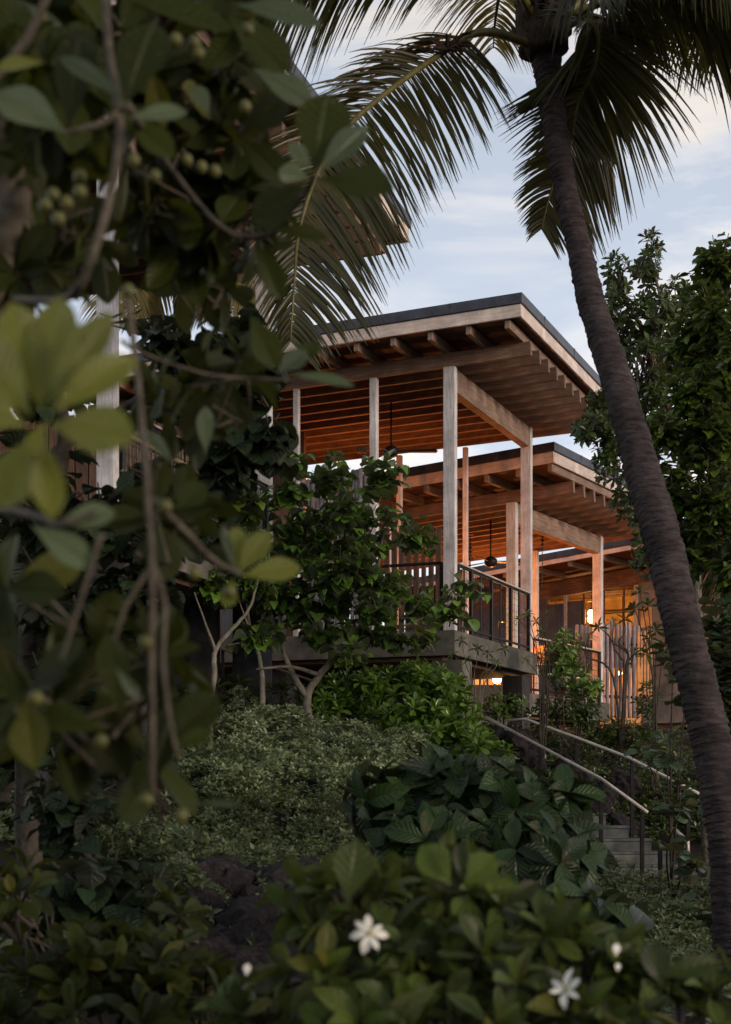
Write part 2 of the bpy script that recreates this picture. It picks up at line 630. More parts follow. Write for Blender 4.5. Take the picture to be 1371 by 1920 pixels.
def side_railing(parent, x, ys, ztop, zdeck, mesh_step=0.11, top_mat='rail_wood'):
    """railing parallel to the local y axis at x, posts at every ys[2k], thin balusters between"""
    r = box('railing', parent, top_mat, x - .05, x + .03, ys[0], ys[-1] + .03, ztop - .03, ztop)
    inv = r
    cx, cy, cz = r.location

    def sub(name, mat, *b):
        x0, x1, y0, y1, z0, z1 = b
        box(name, inv, mat, x0 - cx, x1 - cx, y0 - cy, y1 - cy, z0 - cz, z1 - cz)
    sub('lower_rail', 'dark_metal', x - .03, x + .0, ys[0], ys[-1], zdeck + .06, zdeck + .10)
    sub('under_rail', 'dark_metal', x - .03, x + .0, ys[0], ys[-1], ztop - .065, ztop - .031)
    for i, y in enumerate(ys):
        w = .03 if i % 2 == 0 else .014
        sub('rail_post', 'dark_metal', x - .015 - w, x - .015 + w, y - w, y + w, zdeck, ztop - .032)
    a = Acc()
    y = ys[0]
    while y < ys[-1]:
        a.tube([(x - .015 - cx, y - cy, zdeck + .1 - cz), (x - .015 - cx, y - cy, ztop - .07 - cz)], .003, 4, False)
        y += mesh_step
    z = zdeck + .2
    while z < ztop - .08:
        a.tube([(x - .015 - cx, ys[0] - cy, z - cz), (x - .015 - cx, ys[-1] - cy, z - cz)], .003, 4, False)
        z += mesh_step
    put('wire_mesh', a.mesh('wire_mesh', 'dark_metal'), inv)


def pavilion(label, px, d, yaw, zdeck, hj, tilt, xo, jo, yf, yb, ysp, W, posts, rail_h=1.07, deck_y1=None, njoist=11,
             raf0=1.05, deck_h=.385, jstep=.505, extra_over=0.0, dark=False):
    """open-sided timber pavilion. origin: outer front right corner of the corner post, z of the eye.
    zdeck: deck level above eye, hj: joist underside above the eye at x=0"""
    yaw = R(yaw)
    org = P(px, HY, d)
    root = empty('pavilion', label, 'pavilion', (org.x, org.y, EYE), -yaw)
    T = tilt
    H = hj
    # deck
    dy1 = deck_y1 or ysp + .35
    box('deck', root, 'deck_concrete', -W, .0, .0, dy1, zdeck - deck_h, zdeck)
    box('deck_underside', root, 'beam_wood', -W + .05, -.25, .15, dy1 - .1, zdeck - deck_h - .06, zdeck - deck_h - .003)
    # corner posts
    ztop = H - .02
    for (x0, x1, y0, y1) in [(-.192, -.003, .004, .13), (-.192, -.003, ysp - .0, ysp + .13)]:
        box('post', root, 'post_wood', x0, x1, y0, y1, zdeck, H + T * x1 - .004)
    for (x, y, w) in posts:
        box('post', root, 'post_wood', x - w, x, y, y + w, zdeck, H + T * x - .003)
    # girders along y, joists along x
    box('girder', root, 'rafter_wood', -.19, -.03, .21, ysp - .01, H - .36 + T * -.1, H - .004 + T * -.1)
    box('girder', root, 'rafter_wood', -W + .3, -W + .46, .1, ysp + .1, H - .36 - T * W, H - .01 - T * W)
    for i in range(njoist):
        y = .02 + i * jstep
        if y > yb - .1:
            break
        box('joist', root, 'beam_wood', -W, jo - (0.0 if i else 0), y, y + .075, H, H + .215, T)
    # upper rafters along y (show in the front overhang)
    k = 0
    x = raf0
    while x > -W:
        box('rafter', root, 'rafter_wood', x - .04, x + .04, -yf + .07, yb - .05, H + .217 + T * x - .0, H + .365 + T * x)
        x -= .6
        k += 1
    # roof
    z0 = H + .372
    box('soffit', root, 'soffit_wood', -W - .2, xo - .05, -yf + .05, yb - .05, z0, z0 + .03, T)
    rf = box('roof', root, 'flashing_metal', -W - .22, xo + .025, -yf - .025, yb + .025, z0 + .16, z0 + .315, T)
    for q in range(4):
        xx = xo - 1.1 - q * 1.83
        box('flashing_lap', root, 'flashing_metal', xx, xx + .05, -yf - .031, -yf - .024, z0 + .162, z0 + .313, T)
    for q in range(3):
        yy = -yf + 1.2 + q * 1.83
        box('flashing_lap', root, 'flashing_metal', xo + .024, xo + .031, yy, yy + .05, z0 + .162 + T * xo, z0 + .313 + T * xo)
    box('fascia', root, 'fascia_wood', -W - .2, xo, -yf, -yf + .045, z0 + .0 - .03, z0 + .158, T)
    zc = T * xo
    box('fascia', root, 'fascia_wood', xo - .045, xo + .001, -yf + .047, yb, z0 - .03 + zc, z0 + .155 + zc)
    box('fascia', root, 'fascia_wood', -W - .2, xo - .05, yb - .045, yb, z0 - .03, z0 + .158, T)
    return root


def under_light(root, x, y, z, power, col=(1.0, .27, .055)):
    """small uplight fixture on a wall bracket"""
    ob = root.matrix_basis @ Vector((x, y, z))
    t = empty('wall_light', 'small dark up-light fixed under the ' + root['label'].split(' ')[0] + ' pavilion roof', 'lamp', (0, 0, 0))
    t.matrix_basis = root.matrix_basis @ Matrix.Translation((x, y, z))
    box('lamp_body', t, 'dark_metal', -.05, .05, -.05, .05, -.12, 0)
    ld = bpy.data.lights.new('uplight', 'POINT')
    ld.energy = power
    ld.color = col
    ld.shadow_soft_size = .08
    lo = bpy.data.objects.new('uplight', ld)
    lo.location = (0, 0, .12)
    lo.parent = t
    COL.objects.link(lo)
    return t


bpy.context.view_layer.update()

# main pavilion (middle)
pav1 = pavilion('middle timber pavilion with deep flat roof, raised deck and red-glowing ceiling', 853, 22.95, 22.16,
                2.31, 6.375, .030, 1.28, 1.2, .78, 5.9, 4.25, 6.6,
                [(-1.31, .02, .115), (-2.66, .02, .09), (-1.52, 5.2, .09), (-2.86, 5.2, .10), (-4.6, .02, .15), (-4.4, 5.2, .12)], deck_y1=4.7)
side_railing(pav1, -.02, [.25, .56, .9, 1.4, 1.98, 2.5, 3.09, 3.6, 4.22], 3.38, 2.31)
# left pavilion, nearest
pav0 = pavilion('left pavilion nearest the camera, dark roof underside high behind the leaves', 213, 14.74, 17.5,
                2.66, 6.75, .026, 1.40, 1.2, .95, 5.75, 4.25, 6.6,
                [(-2.4, .02, .1)], deck_y1=4.7)
side_railing(pav0, -.02, [.25, .8, 1.4, 2.1, 2.8, 3.5, 4.22], 3.73, 2.66)
# right pavilion, behind
pav2 = pavilion('right-hand smaller pavilion lower down, with orange ceiling and ceiling fan', 967, 26.9, 29.7,
                1.60, 5.02, .054, 1.15, 1.1, 1.0, 5.3, 4.3, 6.2,
                [(-1.68, 4.9, .11), (-3.3, 4.9, .11), (-2.6, .02, .1)], deck_y1=4.8)
K2 = 1.12
pav2.location = (pav2.location.x * K2, pav2.location.y * K2, EYE)
pav2.scale = (K2, K2, K2)
side_railing(pav2, -.02, [.25, .9, 1.5, 2.2, 2.9, 3.6, 4.28], 2.66, 1.60)


def pier(parent_root, x0, x1, y0, y1, ztop, zbot, mat='pier_concrete'):
    return box('pier', parent_root, mat, x0, x1, y0, y1, zbot, ztop)


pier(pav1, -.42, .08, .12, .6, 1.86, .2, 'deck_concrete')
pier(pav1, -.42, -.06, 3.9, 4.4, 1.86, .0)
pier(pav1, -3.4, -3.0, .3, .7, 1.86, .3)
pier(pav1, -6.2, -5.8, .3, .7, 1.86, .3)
pier(pav0, -.62, -.02, .3, .8, 2.21, .0)
pier(pav0, -.40, -.02, 4.0, 4.4, 2.21, .2)
pier(pav0, -.80, -.52, 3.6, 3.9, 2.21, .2)
pier(pav2, -.42, -.05, .3, .7, 1.15, -.2)
pier(pav2, -.42, -.05, 4.0, 4.4, 1.15, -.2)

rs = random.Random(5)
# pole screen (grey poles) and brown slats in the middle pavilion
x = -1.50
while x > -2.95:
    pole(pav1, x, .55, 2.32, 2.62 + rs.uniform(-.05, .1), .042, 'bamboo_pole', rs)
    x -= .088
box('screen_rail', pav1, 'screen_wood', -2.95, -1.46, .60, .64, 3.95, 4.02)
box('screen_rail', pav1, 'screen_wood', -2.95, -1.46, .60, .64, 2.7, 2.77)
x = -.32
while x > -1.35:
    w = rs.uniform(.035, .05)
    box('slat', pav1, 'screen_wood', x - w, x + w, .50, .53, 2.36, 4.02 + rs.uniform(-.05, .05))
    x -= .125
box('screen_rail', pav1, 'dark_metal', -1.3, -.24, .05, .09, 3.34, 3.385)
box('rail_post', pav1, 'dark_metal', -.27, -.215, .05, .1, 2.31, 3.37)
box('screen_rail', pav1, 'screen_wood', -1.4, -.25, .535, .565, 3.0, 3.07)
# boarded front rail of the long deck
x = -2.9
while x > -6.5:
    box('board', pav1, 'house_panel', x - .215, x, .04, .065, 2.315, 3.22)
    x -= .235
box('board_cap', pav1, 'rail_wood', -6.6, -2.88, .02, .09, 3.222, 3.26)
# rear rooms of the middle pavilion
box('wall', pav1, 'screen_wood', -6.6, -3.55, 2.2, 2.3, 2.31, 6.15)
box('wall', pav1, 'warm_wall', -6.6, -4.9, 2.35, 2.4, 2.31, 6.1)
# wooden bench with back on the middle deck
box('seat_back', pav2, 'warm_wall', -2.6, -.9, 3.6, 3.66, 2.35, 2.75)
# house behind left pavilion deck
x = -.35
while x > -6.3:
    box('board', pav0, 'screen_wood', x - .18, x, 4.62, 4.65, 2.67, 4.9)
    x -= .2
box('wall', pav0, 'pier_concrete', -6.4, -.4, 4.67, 4.72, 2.67, 4.88)  # dark backing added so no sky shows through the board gaps
# reed infill of the left pavilion's side rail
rd = Acc()
y = .25
while y < 4.2:
    r0 = rs.uniform(-.05, .05)
    rd.tube([(-.07 + rs.uniform(-.01, .01), y, 2.70), (-.07 + rs.uniform(-.01, .01), y + r0, 3.66 + rs.uniform(-.1, .12))], rs.uniform(.004, .009), 5)
    y += rs.uniform(.018, .05)
rr = put('reed_infill', rd.mesh('reed_infill', 'reed'), pav0)
for z, yy in ((3.48, 0), (3.10, 0), (2.78, 0)):
    a = Acc()
    a.tube([(-.03, .22, z + .01), (-.035, 2.2, z - .012), (-.03, 4.2, z + .012)], .026, 8)
    put('bamboo_rail', a.mesh('bamboo_rail', 'reed'), pav0)

box('shade_backing', pav1, 'pier_concrete', -6.6, -1.25, 4.35, 4.6, .4, 1.86)  # added dark panel, stands in for the deep shade under the middle deck
box('shade_backing', pav0, 'pier_concrete', -6.6, -.9, 4.45, 4.7, .4, 2.2)  # same added dark panel under the left deck, hides the sky behind
# lights under the pavilion roofs
under_light(pav1, -3.1, 2.6, 4.4, 85)
under_light(pav1, -1.5, 3.9, 4.2, 40)
under_light(pav2, -1.6, 2.9, 3.2, 190)
under_light(pav2, -3.6, 3.6, 3.2, 170)
for i, o in enumerate([o for o in COL.objects if o.name.startswith('wall_light')]):
    o['label'] = ['dark up-light in the middle pavilion over its left rooms', 'dark up-light in the middle pavilion close to its rear post',
                  'dark up-light in the right-hand lower pavilion by the ceiling fan',
                  'dark up-light in the right-hand lower pavilion at its far left'][i]


# ceiling fans
def fan(pav, x, y, zceil, drop, ang, label):
    t = empty('ceiling_fan', label, 'ceiling fan')
    t.matrix_basis = pav.matrix_basis @ Matrix.Translation((x, y, zceil))
    a = Acc()
    a.tube([(0, 0, 0), (0, 0, -drop)], .016, 8)
    put('rod', a.mesh('rod', 'dark_metal'), t)
    a = Acc()
    a.tube([(0, 0, -drop + .03), (0, 0, -drop), (0, 0, -drop - .03), (0, 0, -drop - .10), (0, 0, -drop - .16), (0, 0, -drop - .18)],
           [.03, .08, .12, .125, .09, .03], 16)
    put('motor', a.mesh('motor', 'dark_metal'), t)
    a = Acc()
    for s in (0,):
        a.add([(.10, -.035, .01), (.10, .035, -.01), (.75, .06, -.02), (.78, 0, -.01), (.75, -.05, .02),
               (.10, -.035, .0), (.10, .035, -.02), (.75, .06, -.03), (.78, 0, -.02), (.75, -.05, .01)],
              [(0, 1, 2, 3, 4), (9, 8, 7, 6, 5), (0, 5, 6, 1), (1, 6, 7, 2), (2, 7, 8, 3), (3, 8, 9, 4), (4, 9, 5, 0)])
    bmn = a.mesh('blade', 'dark_metal', False)
    for k in range(3):
        put('blade', bmn, t, loc=(0, 0, -drop - .07), rot=(0, 0, ang + k * TAU / 3))


fan(pav1, -1.65, 1.55, 6.33, .75, .3, 'black ceiling fan hanging in the middle pavilion left of the tall corner post')
fan(pav2, -1.05, 1.2, 4.96, .72, .62, 'black ceiling fan against the sky in the lower right pavilion')


# knotted hanging ropes of swings
def rope(px, y0, y1, d, label, knots=4):
    p0, p1 = P(px, y0, d), P(px, y1, d)
    t = empty('hanging_rope', label, 'rope', p0, group='knotted ropes hanging from the pavilion ceilings')
    a = Acc()
    a.tube([(0, 0, 0), (0, 0, p1.z - p0.z)], .009, 6)
    put('cord', a.mesh('cord', 'rope_fibre'), t)
    a = Acc()
    for k in range(knots):
        z = -.30 - k * .09
        a.tube([(0, 0, z + .035), (0, 0, z + .015), (0, 0, z - .015), (0, 0, z - .035)], [.012, .04, .04, .012], 8)
    put('knot', a.mesh('knot', 'rope_fibre'), t)
    put('ceiling_hook', box_mesh(.16, .16, .1, 'rope_fibre'), t, loc=(0, 0, -.05))


rope(882, 995, 1095, 33.4, 'knotted rope below the orange ceiling, just left of the right pavilion fan')
rope(982, 968, 1090, 33.0, 'knotted rope hanging right behind the middle pavilion rear post')
rope(1017, 980, 1110, 32.6, 'knotted rope beside the orange post of the right pavilion')
rope(679, 838, 900, 25.6, 'dark knotted rope above the grey pole screen in the middle pavilion', 4)

# ------------------------------------------------------------------ small house on the right with lit window
D3, PX3, YAW3 = 34.0, 1028, 36.0
o3 = P(PX3, HY, D3)
hs3 = empty('garden_house', 'small low house at right with lit orange window under a flat roof', 'house', (o3.x, o3.y, EYE), -R(YAW3))
hs3.location = (o3.x * 1.13, o3.y * 1.13, EYE)
hs3.scale = (1.13, 1.13, 1.13)
t3 = .075
box('roof', hs3, 'flashing_metal', -6, 7, -.02, 6.5, 5.02, 5.17, t3)
box('fascia', hs3, 'fascia_wood', -6, 7, 0.005, .05, 4.91, 5.018, t3)
box('soffit', hs3, 'soffit_wood', -6, 6.98, .06, 6.4, 4.93, 4.95, t3)
for k in range(9):
    x = -2.9 + k * .85
    box('rafter', hs3, 'rafter_wood', x - .04, x + .04, .07, 1.45, 4.80 + t3 * x, 4.925 + t3 * x)
box('beam', hs3, 'beam_wood', -4, 6.9, 1.5, 1.62, 4.42, 4.78, t3)
yw = 1.52      # wall plane
box('wall', hs3, 'house_panel', -5, -.88, yw, yw + .1, 1.3, 4.36)
box('door', hs3, 'house_panel', -.86, -.44, yw - .03, yw + .05, 1.5, 4.20)
box('window_post', hs3, 'rail_wood', -.42, -.33, yw - .02, yw + .12, 1.5, 4.40)
box('window_post', hs3, 'rail_wood', 1.40, 1.51, yw - .02, yw + .12, 1.5, 4.50)
box('wall', hs3, 'house_panel', -.32, .07, yw, yw + .06, 1.5, 4.24)
box('wall', hs3, 'screen_wood', .08, 1.39, yw + .01, yw + .08, 1.3, 3.30)
box('mullion', hs3, 'screen_wood', .08, .11, yw, yw + .05, 3.3, 4.40)
box('mullion', hs3, 'screen_wood', .60, .64, yw, yw + .05, 3.3, 4.42)
box('mullion', hs3, 'screen_wood', 1.12, 1.15, yw, yw + .05, 3.3, 4.44)
box('window_pane', hs3, 'window_glass', .12, 1.39, yw + .052, yw + .06, 3.31, 4.2)
box('wall', hs3, 'house_plaster', 1.52, 6.9, yw, yw + .12, 1.3, 4.7)
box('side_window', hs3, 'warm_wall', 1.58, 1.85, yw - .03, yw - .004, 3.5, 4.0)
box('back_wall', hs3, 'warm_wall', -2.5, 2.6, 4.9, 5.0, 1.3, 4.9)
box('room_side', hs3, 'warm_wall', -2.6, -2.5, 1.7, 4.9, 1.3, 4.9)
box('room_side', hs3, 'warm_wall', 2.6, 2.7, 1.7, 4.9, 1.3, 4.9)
box('room_floor', hs3, 'beam_wood', -2.5, 2.6, 1.7, 5.0, 1.2, 1.3)
for k in range(6):
    box('joist', hs3, 'beam_wood', -2.4, 2.5, 1.9 + k * .5, 1.97 + k * .5, 4.66, 4.80, .0)
for x in (-1.3, -.55, .2, .95, 1.7):
    box('wall_batten', hs3, 'soffit_wood', x, x + .06, 4.86, 4.895, 1.4, 4.85)
box('shelf', hs3, 'beam_wood', -1.2, 1.9, 4.6, 4.85, 4.28, 4.32)
box('cupboard', hs3, 'soffit_wood', .75, 1.2, 4.4, 4.84, 2.3, 4.27)


def globe(loc, r, mat, name, label, cat, power, col, parent_mtx=None, cord=0.0):
    t = empty(name, label, cat, loc)
    if parent_mtx is not None:
        t.matrix_basis = parent_mtx @ Matrix.Translation(loc)
    bm = bmesh.new()
    bmesh.ops.create_uvsphere(bm, u_segments=14, v_segments=10, radius=r)
    me = bpy.data.meshes.new('bulb')
    bm.to_mesh(me)
    bm.free()
    me.materials.append(MATS[mat])
    me.polygons.foreach_set('use_smooth', [True] * len(me.polygons))
    put('bulb', me, t)
    a = Acc()
    if cord:
        a.tube([(0, 0, r * .9), (0, 0, r + cord)], .008, 6)
    a.tube([(0, 0, r * .8), (0, 0, r * 1.05), (0, 0, r * 1.35)], [r * .5, r * .55, r * .2], 10)
    put('lamp_holder', a.mesh('lamp_holder', 'dark_metal'), t)
    ld = bpy.data.lights.new(name, 'POINT')
    ld.energy = power
    ld.color = col
    ld.shadow_soft_size = r * 1.15
    lo = bpy.data.objects.new('lamp_light', ld)
    lo.location = (0, 0, -r * 1.5)
    lo.parent = t
    COL.objects.link(lo)
    return t


globe((-.6, 3.27, 4.14), .10, 'globe_glow', 'pendant_lamp', 'round glowing pendant lamp seen through the house window at right', 'lamp', 120,
      (1, .48, .14), hs3.matrix_basis, .5)
# lamp shining low behind the deck
lp = P(932, 1273, 28.8)
globe(tuple(lp), .085, 'bulb_glow', 'garden_lamp', 'small bright orange lamp glowing under the middle deck', 'lamp', 70, (1, .45, .12))
a = Acc()
a.tube([(0, 0, .05), (0, .05, .12), (0, .35, .14)], .012, 6)

# low wall and warm slatted wall behind the lamp
gw = empty('garden_wall', 'low grey concrete wall under the middle deck behind the small lamp', 'wall', P(925, HY, 28.1) - Vector((0, 0, 1.5)))
gz = EYE + (HY - 1284) / F * 28.1
box('wall_block', gw, 'deck_concrete', -.56, .52, 0, .2, 1.5, gz)
box('wall_base', gw, 'pier_concrete', -.6, .56, .02, .18, 1.0, 1.499)
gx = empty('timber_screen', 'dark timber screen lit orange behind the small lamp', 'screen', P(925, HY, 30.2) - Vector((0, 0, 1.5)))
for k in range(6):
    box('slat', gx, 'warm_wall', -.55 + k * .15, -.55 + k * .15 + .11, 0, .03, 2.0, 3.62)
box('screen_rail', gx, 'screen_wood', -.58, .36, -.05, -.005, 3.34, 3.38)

# pole fences at the right
def pole_fence(px0, px1, d, ytop, ybot, label, n, gapf=.0):
    p0, p1 = P(px0, HY, d), P(px1, HY, d + .5)
    t = empty('pole_fence', label, 'fence', (p0.x, p0.y, 0), group=None)
    zt = EYE + (HY - ytop) / F * d
    zb = EYE + (HY - ybot) / F * d
    dv = p1 - p0
    for k in range(n):
        q = dv * (k / (n - 1))
        pole(t, q.x, q.y + rs.uniform(-.01, .01), zb, zt - zb + rs.uniform(-.04, .06), .043 + rs.uniform(-.003, .003), 'bamboo_pole', rs)
    ln = dv.length
    for z in (zb + .5, zt - .45):
        b = put('fence_rail', box_mesh(ln, .05, .07, 'screen_wood'), t, loc=(dv.x / 2, dv.y / 2 + .075, z), rot=(0, 0, math.atan2(dv.y, dv.x)))


pole_fence(1131, 1196, 35.2, 1169, 1345, 'tall grey round-pole fence with glowing gaps right of the white post', 9)
pole_fence(1082, 1112, 35.6, 1172, 1290, 'short run of grey round poles left of the white post', 5)
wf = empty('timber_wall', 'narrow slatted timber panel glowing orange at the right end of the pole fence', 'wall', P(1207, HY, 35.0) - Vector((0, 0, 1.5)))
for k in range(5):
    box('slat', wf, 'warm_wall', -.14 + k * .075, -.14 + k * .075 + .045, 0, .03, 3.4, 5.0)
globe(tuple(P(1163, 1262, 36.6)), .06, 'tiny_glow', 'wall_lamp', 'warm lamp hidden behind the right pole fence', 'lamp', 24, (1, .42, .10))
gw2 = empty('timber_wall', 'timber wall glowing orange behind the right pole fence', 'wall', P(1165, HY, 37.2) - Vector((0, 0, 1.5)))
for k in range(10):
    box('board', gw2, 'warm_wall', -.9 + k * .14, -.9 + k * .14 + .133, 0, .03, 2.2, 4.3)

# ------------------------------------------------------------------ steps and handrails
st = empty('garden_steps', 'grey concrete garden steps climbing left below the handrails', 'steps', P(1180, 1640, 19.6))
so = st.location
for k in range(6):
    yy = 1622 - 24.3 * k
    xr = 1308 - 43 * k if k > 1 else (1308, 1260)[k]
    d = 19.6 + .26 * k
    top = P(xr, yy, d)
    h = .17
    put('step', box_mesh(2.0, .45, h - .03, 'step_concrete', .008), st, loc=(top.x - 1.0 - so.x, top.y + .235 - so.y, top.z - .03 - (h - .03) / 2 - so.z))
    put('tread', box_mesh(2.03, .42, .028, 'step_concrete', .006), st, loc=(top.x - 1.0 - so.x, top.y + .20 - so.y, top.z - .014 - so.z))


def handrail(pts, posts, label, r=.022, mat='steel_rail'):
    pts = [P(*p) for p in pts]
    t = empty('handrail', label, 'handrail', pts[0])
    b = t.location
    a = Acc()
    a.tube([p - b for p in pts], r, 8)
    put('rail', a.mesh('rail', mat), t)
    for (px, py0, py1, d) in posts:
        q0, q1 = P(px, py0, d), P(px, py1, d)
        put('rail_post', box_mesh(.052, .052, round(q0.z - q1.z, 2), 'dark_metal', .004), t, loc=(q0 + q1) / 2 - b)


handrail([(1214, 1523, 19.5), (1127, 1460, 20.1), (912, 1345, 22.0)],
         [(1204, 1526, 1655, 19.5), (1127, 1466, 1580, 20.1), (1014, 1404, 1520, 21.0), (930, 1360, 1470, 21.8)],
         'nearer pale metal handrail running down to the right, on the near side of the steps')
handrail([(1310, 1488, 20.2), (1246, 1455, 20.6), (1207, 1435, 20.9), (1180, 1421, 21.1), (1078, 1382, 22.0), (985, 1348, 22.8), (948, 1351, 23.1), (948, 1385, 23.1)],
         [(1185, 1428, 1580, 21.1), (1081, 1388, 1510, 22.0), (967, 1354, 1440, 23.0), (1290, 1482, 1610, 20.3)],
         'farther handrail with a level bend at its top, beyond the steps')
handrail([(1262, 1553, 19.0), (1290, 1577, 18.8), (1291, 1610, 18.8)],
         [(1238, 1590, 1690, 19.0), (1276, 1592, 1720, 18.8)],
         'short lower piece of handrail near the palm trunk base')

# rail with landing on the left under the left deck
handrail([(372, 1276, 24.0), (372, 1216, 24.0), (412, 1215, 24.0), (458, 1232, 23.4), (560, 1268, 22.4), (640, 1296, 21.8)],
         [(395, 1218, 1290, 24.0), (418, 1218, 1300, 23.9), (446, 1230, 1310, 23.5), (556, 1270, 1340, 22.5), (600, 1285, 1370, 22.0)],
         'brownish handrail below the left deck behind the pale tree trunks', .02, 'screen_wood')

# flood light in the central shrub
fl = empty('garden_floodlight', 'dark rounded floodlight with grey glass among the leaves of the central tree', 'floodlight', P(604, 1125, 17.6))
a = Acc()
dx = Vector((.93, -.1, -.36))
a.tube([dx * -.20, dx * -.17, dx * -.10, dx * .02, dx * .12, dx * .18, dx * .22], [.03, .075, .10, .11, .085, .06, .03], 12)
put('housing', a.mesh('housing', 'dark_metal'), fl)
a = Acc()
a.tube([dx * -.09 + Vector((0, -.035, .0)), dx * .04 + Vector((0, -.04, 0))], [.075, .08], 12)
put('lens', a.mesh('lens', 'steel_rail'), fl)
a = Acc()
a.tube([(0, 0, -.08), (.03, .03, -.2), (.06, .05, -.42)], .02, 6)
put('bracket', a.mesh('bracket', 'dark_metal'), fl)

# ------------------------------------------------------------------ leaves
def leaf_template(prof, width, nseg=6, fold=.12, curl=.25, wave=0.0, cols=3, stalk=0.0, notch=0.0, mat=None, curl_side=0.0):
    """unit-length leaf along +Y, upper face +Z. prof(t) = half width share"""
    V, UV, Fc = [], [], []
    us = [-1, 0, 1] if cols == 3 else [-1, -.5, 0, .5, 1]
    for i in range(nseg + 1):
        t = i / nseg
        w = width * .5 * prof(t)
        z0 = -curl * (t ** 2) * .5
        y = stalk + (1 - stalk) * t
        for u in us:
            yy = y
            if notch and i == 0:
                yy -= notch * abs(u)
            V.append((u * w, yy - .15 * curl * t * t, z0 + fold * abs(u) * w * 2 - curl_side * (u * w) ** 2 * 4 + wave * math.sin(t * 9 + u * 2) * abs(u)))
            UV.append((u, t))
    c = len(us)
    for i in range(nseg):
        for k in range(c - 1):
            Fc.append((i * c + k, i * c + k + 1, (i + 1) * c + k + 1, (i + 1) * c + k))
    return dict(v=np.array(V, float), uv=np.array(UV, float), f=np.array(Fc, int))


def p_obov(t):
    return max(.03, math.sin(math.pi * min(1, t) ** 1.55) ** .75) if t < .995 else .12


def p_ell(t):
    return max(.02, math.sin(math.pi * t) ** .85)


def p_heart(t):
    return [.35, .92, 1.0, .93, .72, .4, .03][min(6, int(round(t * 6)))]


def p_round(t):
    return max(.12, math.sqrt(max(0, 1 - (2 * t - 1) ** 2)))


def p_spat(t):
    return max(.10, math.sin(math.pi * t ** 1.9) ** .7) if t < .99 else .35


def p_lan(t):
    return max(.02, math.sin(math.pi * t ** .9))


TPL = {
    'clusia': leaf_template(p_obov, .50, 8, .10, .18, .004, 5),
    'clusia_b': leaf_template(p_obov, .44, 8, .20, .35, .006, 5),
    'milo': leaf_template(p_heart, .95, 6, .14, .35, .02, 3),
    'milo_b': leaf_template(p_round, 1.0, 6, .16, .4, .03, 3),
    'hau': leaf_template(p_heart, .98, 6, .22, .45, .03, 3),
    'hau_b': leaf_template(p_heart, .85, 6, .45, .2, .03, 3),
    'naupaka': leaf_template(p_spat, .36, 4, .18, .35, 0, 3),
    'tiny': leaf_template(p_ell, .45, 2, .15, .2, 0, 3),
    'noni': leaf_template(p_ell, .50, 9, .10, .60, .012, 5),
    'noni_b': leaf_template(p_ell, .46, 9, .28, .95, .016, 5),
    'gard': leaf_template(p_obov, .42, 7, .15, .30, .010, 5),
    'gard_b': leaf_template(p_ell, .42, 7, .30, .45, .010, 5),
    'mag': leaf_template(p_obov, .40, 3, .15, .2, 0, 3),
    'almond': leaf_template(p_ell, .62, 5, .18, .5, .02, 3),
    'almond_b': leaf_template(p_obov, .55, 5, .25, .3, .02, 3),
    'grape': leaf_template(p_round, 1.1, 7, .10, .2, .02, 5),
    'lan': leaf_template(p_lan, .24, 4, .15, .5, 0, 3),
    'petal_b': leaf_template(p_obov, .46, 6, .20, 1.1, .03, 3),
    'petal': leaf_template(p_obov, .40, 5, .05, .3, .0, 3),
}
LEAFMESH = {}


def leaf_mesh(tpl, mat):
    k = (tpl, mat)
    if k not in LEAFMESH:
        T = TPL[tpl]
        me = bpy.data.meshes.new('leaf')
        me.from_pydata(T['v'].tolist(), [], T['f'].tolist())
        me.polygons.foreach_set('use_smooth', [True] * len(T['f']))
        uv = me.uv_layers.new(name='UVMap')
        uv.data.foreach_set('uv', T['uv'][T['f'].ravel()].ravel())
        me.materials.append(MATS[mat])
        me.update()
        LEAFMESH[k] = me
    return LEAFMESH[k]


def joined_leaves(name, parent, mat, items, rng):
    """items: list of (template, 4x4 numpy) relative to the parent -> one mesh"""
    if not items:
        return
    by = {}
    for t, m in items:
        by.setdefault(t, []).append(m)
    VV, FF, UU, VA = [], [], [], []
    base = 0
    for t, ms in by.items():
        T = TPL[t]
        M = np.array(ms)                       # n,4,4
        v = np.einsum('nij,kj->nki', M[:, :3, :3], T['v']) + M[:, None, :3, 3]
        n, k = v.shape[:2]
        VV.append(v.reshape(-1, 3))
        f = T['f'][None] + (np.arange(n) * k)[:, None, None] + base
        FF.append(f.reshape(-1, 4))
        UU.append(np.tile(T['uv'][T['f'].ravel()], (n, 1)))
        VA.append(np.repeat(rng.rand(n), k))
        base += n * k
    v = np.concatenate(VV)
    f = np.concatenate(FF)
    me = bpy.data.meshes.new(name)
    me.vertices.add(len(v))
    me.vertices.foreach_set('co', v.ravel())
    me.loops.add(f.size)
    me.loops.foreach_set('vertex_index', f.ravel())
    me.polygons.add(len(f))
    me.polygons.foreach_set('loop_start', np.arange(0, f.size, 4))
    me.polygons.foreach_set('use_smooth', np.ones(len(f), bool))
    uv = me.uv_layers.new(name='UVMap')
    uv.data.foreach_set('uv', np.concatenate(UU).ravel())
    at = me.attributes.new('var', 'FLOAT', 'POINT')
    at.data.foreach_set('value', np.concatenate(VA))
    me.materials.append(MATS[mat])
    me.update()
    me.validate()
    return put(name, me, parent, kind='stuff')


